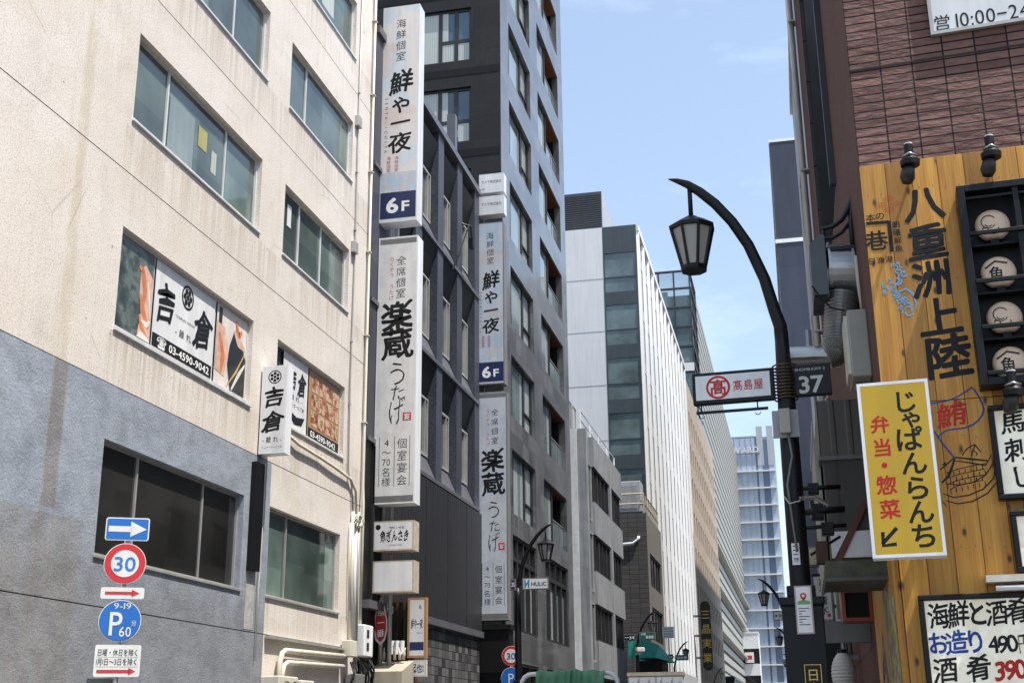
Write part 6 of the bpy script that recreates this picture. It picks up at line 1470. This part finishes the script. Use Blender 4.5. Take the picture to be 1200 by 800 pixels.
lamp_board(79.8, 791, 807, 767, 773, 'sign_green', [('日本橋', 0.1, 0.9, 0.5, 0.5)], 'white_ink', 'tiny green name board on lamp before white fins', 790)
lamp_board(45.8, 906, 928, 716, 726, 'panel_white', [('◉ 東京美装', 0.08, 0.92, 0.5, 0.4)], 'sign_green', 'pale board with green writing on small arched lamp before pale blue tower', 925)
lamp_board(69.8, 917, 931, 772, 778, 'panel_white', [('日本橋', 0.1, 0.9, 0.5, 0.5)], 'sign_green', 'tiny pale board on tiny lamp before pale blue tower', 930)
t = thing('camera', 'white street camera clipped to the lamp beside green awning', 'camera', front(57.7).pt(*front(57.7).hit(748, 762), 0))
F = front(57.7); u, v = F.hit(750, 761); MB().box(F, u - 0.14, u + 0.22, v - 0.09, v + 0.1, 0, 0.2).build('case', M['white'], t, bevel=0.03); MB().box(F, u - 0.17, u - 0.08, v - 0.05, v + 0.12, 0.2, 0.26).build('cover', M['gold'], t); MB().box(F, u - 0.22, u + 0.1, v - 0.22, v - 0.1, -0.02, 0.1).build('bracket', M['alu_dull'], t)

# ================================================================== traffic signs
def plate_round(F, u, v, r, name, parent, rimmat, facemat, rim=0.2):
    b = MB().puck(F, u, v, r, -0.006, 0.0, 40).build(name, M['sign_white'], parent)
    MB().disc(F, u, v, r * 0.965, 0.003, 44).build('ring', rimmat, b)
    MB().disc(F, u, v, r * (1 - rim), 0.006, 44).build('face', facemat, b); return b
def round_rect(F, u0, u1, v0, v1, r, w0, w1):
    pts = []
    for cu, cv, a0 in ((u1 - r, v0 + r, 270), (u1 - r, v1 - r, 0), (u0 + r, v1 - r, 90), (u0 + r, v0 + r, 180)):
        for a in range(0, 91, 18): pts.append((cu + r * math.cos(R(a0 + a)), cv + r * math.sin(R(a0 + a))))
    return MB().prism(F, pts, w0, w1)
c0 = front(13.5).hit(147, 660)
FTS = Frame(c0[0], 13.5, 0, 27)
th = lambda x, y: FTS.hit(x, y)
t = thing('traffic_sign_post', 'grey post with five stacked traffic signs before the painted wall', 'traffic sign', (FTS.pt(0.02, 0, -0.06)))
pu = th(148, 640)[0]
MB().tube([FTS.pt(pu, 0.1, -0.045), FTS.pt(pu, th(149, 606)[1], -0.045)], 0.030, 12).build('post', M['alu_dull'], t, smooth=True)
def arrow(k, F, u0, u1, v, hs, ht, w, head=0.35):
    um = u1 - (u1 - u0) * head
    k.face(F, [(u0, v - hs, w), (um, v - hs, w), (um, v + hs, w), (u0, v + hs, w)]); k.face(F, [(um - 0.02 * (u1 - u0), v - ht, w), (u1, v, w), (um - 0.02 * (u1 - u0), v + ht, w)])
ua, va = th(125, 605.5); ub, vb = th(174, 634)
va = (va + th(174, 607)[1]) / 2; vb = (vb + th(124, 632)[1]) / 2
s_ = round_rect(FTS, ua, ub, vb, va, 0.03, -0.006, 0.0).build('one_way_plate', M['sign_white'], t); round_rect(FTS, ua + 0.014, ub - 0.014, vb + 0.014, va - 0.014, 0.02, 0.001, 0.003).build('face', M['sign_blue'], s_)
k = MB(); arrow(k, FTS, ua + 0.035, ub - 0.03, (va + vb) / 2, 0.034, 0.092, 0.005, 0.40); k.build('arrow', M['sign_white'], s_)
u, v = th(146.5, 660); r = (th(171.5, 660)[0] - th(121.5, 660)[0]) / 2; r = min(r, (th(146, 636)[1] - th(146, 684)[1]) / 2)
s_ = plate_round(FTS, u, v, r, 'speed_limit_plate', t, M['sign_red'], M['sign_white'], 0.34)
MB().htext(FTS, '30', u - r * 0.56, u + r * 0.56, v, r * 0.98, 0.009, 0.012).build('lettering', plain('speed_blue', (0.02, 0.16, 0.50), 0.4, streak=0), s_)
ua, va = th(118.5, 687); ub, vb = th(168.5, 702); va = (va + th(168, 688.5)[1]) / 2; vb = (vb + th(119, 700.5)[1]) / 2
s_ = round_rect(FTS, ua, ub, vb, va, 0.025, -0.006, 0.0).build('arrow_plate', M['sign_white'], t); k = MB(); arrow(k, FTS, ua + 0.05, ub - 0.055, (va + vb) / 2, 0.017, 0.042, 0.003, 0.2); k.build('arrow', M['sign_red'], s_)
u, v = th(140.5, 727); s_ = plate_round(FTS, u, v, r, 'parking_plate', t, M['sign_blue'], M['sign_blue'], 0.06)
k = MB(); k.char(FTS, 'P', u - r * 0.18, v - r * 0.10, r * 1.35, r * 1.6, 0.009, 0.01); k.htext(FTS, '60', u - r * 0.02, u + r * 0.58, v - r * 0.5, r * 0.66, 0.009, 0.012); k.htext(FTS, '9-19', u - r * 0.36, u + r * 0.5, v + r * 0.72, r * 0.40, 0.009, 0.006); k.char(FTS, '分', u + r * 0.66, v - r * 0.1, r * 0.24, r * 0.3, 0.009)
k.build('lettering', M['sign_white'], s_)
ua, va = th(112, 754); ub, vb = th(163, 793); va = (va + th(163, 756)[1]) / 2; vb = (vb + th(111, 792)[1]) / 2
s_ = round_rect(FTS, ua, ub, vb, va, 0.025, -0.006, 0.0).build('exception_plate', M['sign_white'], t); hh = va - vb
k = MB(); k.htext(FTS, '日曜・休日を除く', ua + 0.025, ub - 0.025, va - hh * 0.24, 0.085, 0.003, 0.008); k.htext(FTS, '1月1日〜3日を除く', ua + 0.02, ub - 0.025, va - hh * 0.53, 0.085, 0.003, 0.008)
for f in (0.385, 0.685): k.quad(FTS, ua + 0.02, ub - 0.025, va - hh * f - 0.003, va - hh * f, 0.003)
k.build('lettering', M['ink'], s_)
k = MB(); arrow(k, FTS, ua + 0.035, ub - 0.05, va - hh * 0.83, 0.018, 0.042, 0.003, 0.16); k.build('arrow', M['sign_red'], s_)
k = MB()
for v_ in (c0[1] + 0.2, c0[1] - 0.02, c0[1] - 0.3, c0[1] - 0.55, c0[1] - 1.0): k.box(FTS, pu - 0.045, pu + 0.045, v_ - 0.015, v_ + 0.015, -0.08, -0.0065)
k.build('clamp', M['galv'], t)
u, v = th(105, 797); single(MB().box(FTS, u - 0.05, u + 0.25, v - 0.35, v + 0.035, -0.4, -0.2), 'signal_box', M['midgrey'], 'dark grey box just behind the stacked traffic signs', 'box', FTS.pt(u, v - 0.35, -0.3), bevel=0.02)

F33 = front(33.5)
t = thing('traffic_sign_post', 'slim post with small red ringed 30 sign above round blue parking sign', 'traffic sign', F33.pt(F33.hit(599, 768)[0], 0, 0))
u, v = F33.hit(599, 768); r = 0.26
MB().tube([F33.pt(u, 0.1, -0.05), F33.pt(u, v + 0.2, -0.05)], 0.035, 10).build('post', M['alu'], t, smooth=True)
s_ = plate_round(F33, u, v, r, 'speed_limit_plate', t, M['sign_red'], M['sign_white'], 0.3); MB().htext(F33, '30', u - r * 0.5, u + r * 0.5, v, r * 0.9, 0.009, 0.012).build('lettering', M['blue_ink'], s_)
u, v = F33.hit(599, 794); s_ = plate_round(F33, u, v, r * 1.08, 'parking_plate', t, M['sign_blue'], M['sign_blue'], 0.06); MB().char(F33, 'P', u, v, r * 1.3, r * 1.4, 0.009, 0.0).build('lettering', M['sign_white'], s_)
F75 = front(74.0)
ua, va = F75.hit(776, 734); ub, vb = F75.hit(790, 747)
t = thing('road_sign', 'pale grey square road sign before the white fins', 'road sign', F75.pt((ua + ub) / 2, 0, 0)); MB().box(F75, ua, ub, vb, va, -0.01, 0).build('plate', M['panel_white'], t); MB().tube([F75.pt((ua + ub) / 2, 0.1, -0.05), F75.pt((ua + ub) / 2, va, -0.05)], 0.04, 8).build('post', M['alu_dull'], t)
k = MB()
for i in range(4): k.quad(F75, ua + 0.08, ub - 0.08, va - 0.14 - i * 0.14, va - 0.10 - i * 0.14, 0.004)
k.build('lettering', M['grey'], t)

# ================================================================== awning
FAW = front(72.0); ua, va = FAW.hit(736, 751); ub, vb = FAW.hit(768, 770)
uo, vo = FAW.hit(782, 775)
t = thing('shop_awning', 'teal green canvas awning projecting over the pavement from corner shop', 'awning', (-8.2, 72.0, vb))
k = MB(); XO = ub + 0.75
k.mesh(WORLD, [(-9.0, vb, -72), (ub, vb, -72), (ub - 0.35, va, -72), (-9.0, va, -72), (-9.0, vb, -76), (XO, vb - 0.15, -76), (ub - 0.2, va, -76), (-9.0, va, -76)], [(0, 1, 2, 3), (1, 5, 6, 2), (3, 2, 6, 7), (5, 4, 7, 6), (0, 4, 5, 1)])
k.prism(front(71.98), [(ua, vb), (ub, vb), (ub - 0.3, va), (ua, va)], -0.02, 0.01)
k.build('canvas', M['awning'], t)
MB().disc(Frame((ub + XO) / 2 - 0.15, 73.8, 0, 70), 0, (va + vb) / 2 - 0.1, 0.14, 0.12, 16).build('emblem', M['white_ink'], t)
single(MB().box(FAW, -9.0, -7.6, 0.12, vb - 0.16, -3.6, -0.3), 'shop_kiosk', M['dark_recess'], 'dark shop front under the teal green awning', 'shop front', (-8.3, 73, 0.12))

# ================================================================== vehicles
def wheel(t, x, y, r, w):
    g = MB().tube([(x - w / 2, y, r), (x + w / 2, y, r)], r, 24).build('wheel', M['rubber'], t)
    MB().tube([(x - w / 2 - 0.01, y, r), (x + w / 2 + 0.01, y, r)], r * 0.55, 18).build('rim', M['alu_dull'], g)
# box truck, rear towards the camera
FK = front(38.0); ua, va = FK.hit(735, 788); ub, _ = FK.hit(802, 787)
truck = thing('box_truck', 'white box truck with tan top edge stopped below the teal green awning', 'truck', ((ua + ub) / 2, 41, 0.006))
zt = va; L = 4.6
MB().box(WORLD, ua, ub, 0.95, zt, -38.0 - L, -38.02).build('cargo_box', M['truck_box'], truck, bevel=0.02)
k = MB(); k.box(WORLD, ua - 0.01, ub + 0.01, zt - 0.09, zt + 0.012, -38.08, -37.985); k.build('top_rail', M['rustframe'], truck)
k = MB(); um = (ua + ub) / 2
for x0, x1 in ((ua + 0.05, um - 0.02), (um + 0.02, ub - 0.05)): k.box(WORLD, x0, x1, 1.0, zt - 0.12, -38.018, -37.992)
dr = k.build('rear_door', M['truck_box'], truck)
k = MB()
for x in (um - 0.18, um + 0.18, ua + 0.35, ub - 0.35): k.tube([(x, 37.97, 1.05), (x, 37.97, zt - 0.15)], 0.016, 6)
for x in (ua + 0.1, um + 0.3, ub - 0.18): k.box(WORLD, x, x + 0.09, zt - 0.32, zt - 0.26, -37.991, -37.97)
k.build('latch_bar', M['galv'], dr)
MB().box(WORLD, ua + 0.1, ub - 0.1, 0.55, 0.94, -38.0 - L, -38.1).build('chassis', M['black'], truck)
MB().prism(Frame(ua + 0.05, 0, 0, 90), [(38.0 + L + 0.15, 0.5), (38.0 + L + 1.7, 0.5), (38.0 + L + 1.75, 1.3), (38.0 + L + 1.35, 2.25), (38.0 + L + 0.15, 2.25)], -(0) - 0.0, (ub - ua) - 0.1).build('cab', M['white'], truck, bevel=0.03)
MB().box(WORLD, ua + 0.12, ua + 0.32, 0.75, 0.9, -38.09, -38.0).box(WORLD, ub - 0.32, ub - 0.12, 0.75, 0.9, -38.09, -38.0).build('tail_lamp', M['sign_red'], truck)
for x in (ua + 0.2, ub - 0.2):
    for y in (39.3, 38.0 + L + 0.9): wheel(truck, x, y, 0.38, 0.24)
k = MB(); sm = plain('silver_hood', (0.6, 0.6, 0.6), 0.3, 0.3); k.box(WORLD, ua - 0.55, ua - 0.06, 2.2, 2.72, -40.2, -39.9)
k.build('mirror', M['white'], truck, bevel=0.05)
# light truck bed with hooped rail and tarp
FK2 = front(19.0); ua, va = FK2.hit(611, 787); ub, vb = FK2.hit(724, 785.5)
cart = thing('light_truck', 'light truck with white hooped bed rail draped in green tarpaulin', 'truck', ((ua + ub) / 2, 21, 0.006))
z = (va + vb) / 2 - 0.03; r = 0.16; k = MB()
hoop = [(ua, 19, 0.75), (ua, 19, z - r)] + [(ua + r - r * math.cos(R(a)), 19, z - r + r * math.sin(R(a))) for a in (20, 45, 70, 90)] + [(ub - r + r * math.sin(R(a)), 19, z - r + r * math.cos(R(a))) for a in (0, 20, 45, 70, 90)] + [(ub, 19, 0.75)]
k.tube(hoop, 0.034, 10); k.tube([(ua, 19, 1.5), (ub, 19, 1.5)], 0.025, 8); k.build('bed_rail', M['white'], cart, smooth=True)
MB().box(WORLD, ua - 0.05, ub + 0.05, 0.72, 0.80, -21.4, -18.9).box(WORLD, ua - 0.05, ua, 0.80, 1.1, -21.4, -18.9).box(WORLD, ub, ub + 0.05, 0.80, 1.1, -21.4, -18.9).build('bed', M['white'], cart)
MB().prism(Frame(ua - 0.03, 0, 0, 90), [(21.45, 0.45), (22.85, 0.45), (22.9, 1.05), (22.4, 1.85), (21.45, 1.85)], 0, ub - ua + 0.06).build('cab', M['white'], cart, bevel=0.03)
MB().box(WORLD, ua + 0.2, ub - 0.2, 0.4, 0.71, -22.5, -19.0).build('chassis', M['black'], cart)
for x in (ua + 0.12, ub - 0.12):
    for y in (19.6, 22.1): wheel(cart, x, y, 0.27, 0.15)
# tarp: two folded sheets hung over the rail
k = MB(); x0, x1 = FK2.hit(629, 790)[0], FK2.hit(709, 790)[0]; n = 60; G = []
for j in range(12):
    row = []
    for i in range(n + 1):
        f = i / n; x = x0 + (x1 - x0) * f; g_ = math.exp(-((f - 0.52) / 0.13) ** 2)
        fold = 0.035 * math.sin(f * 40 + j * 0.25) * (0.3 + g_ * 1.3) + 0.02 * math.sin(f * 13 + j * 0.4)
        s_ = j / 11
        zz = z + 0.042 - max(0, s_ - 0.08) * 1.05 + 0.012 * math.sin(f * 25) * (1 if j < 2 else 0) + 0.02 * g_ * (j == 0)
        yy = 19 - 0.05 * min(1, s_ * 8) - abs(fold) - 0.05 * s_
        row.append(len(k.V)); k.V.append(Vector((x, yy, zz)))
    G.append(row)
for a, c in zip(G, G[1:]):
    for i in range(n): k.F.append((a[i], c[i], c[i + 1], a[i + 1])); k.U.append([(0, 0)] * 4)
o = k.build('tarpaulin', M['tarp'], None, ((x0 + x1) / 2, 19, z), smooth=True); tag(o, 'green tarpaulin hanging in folds over the white hooped rail', 'tarpaulin')
md = o.modifiers.new('cloth', 'SOLIDIFY'); md.thickness = 0.006
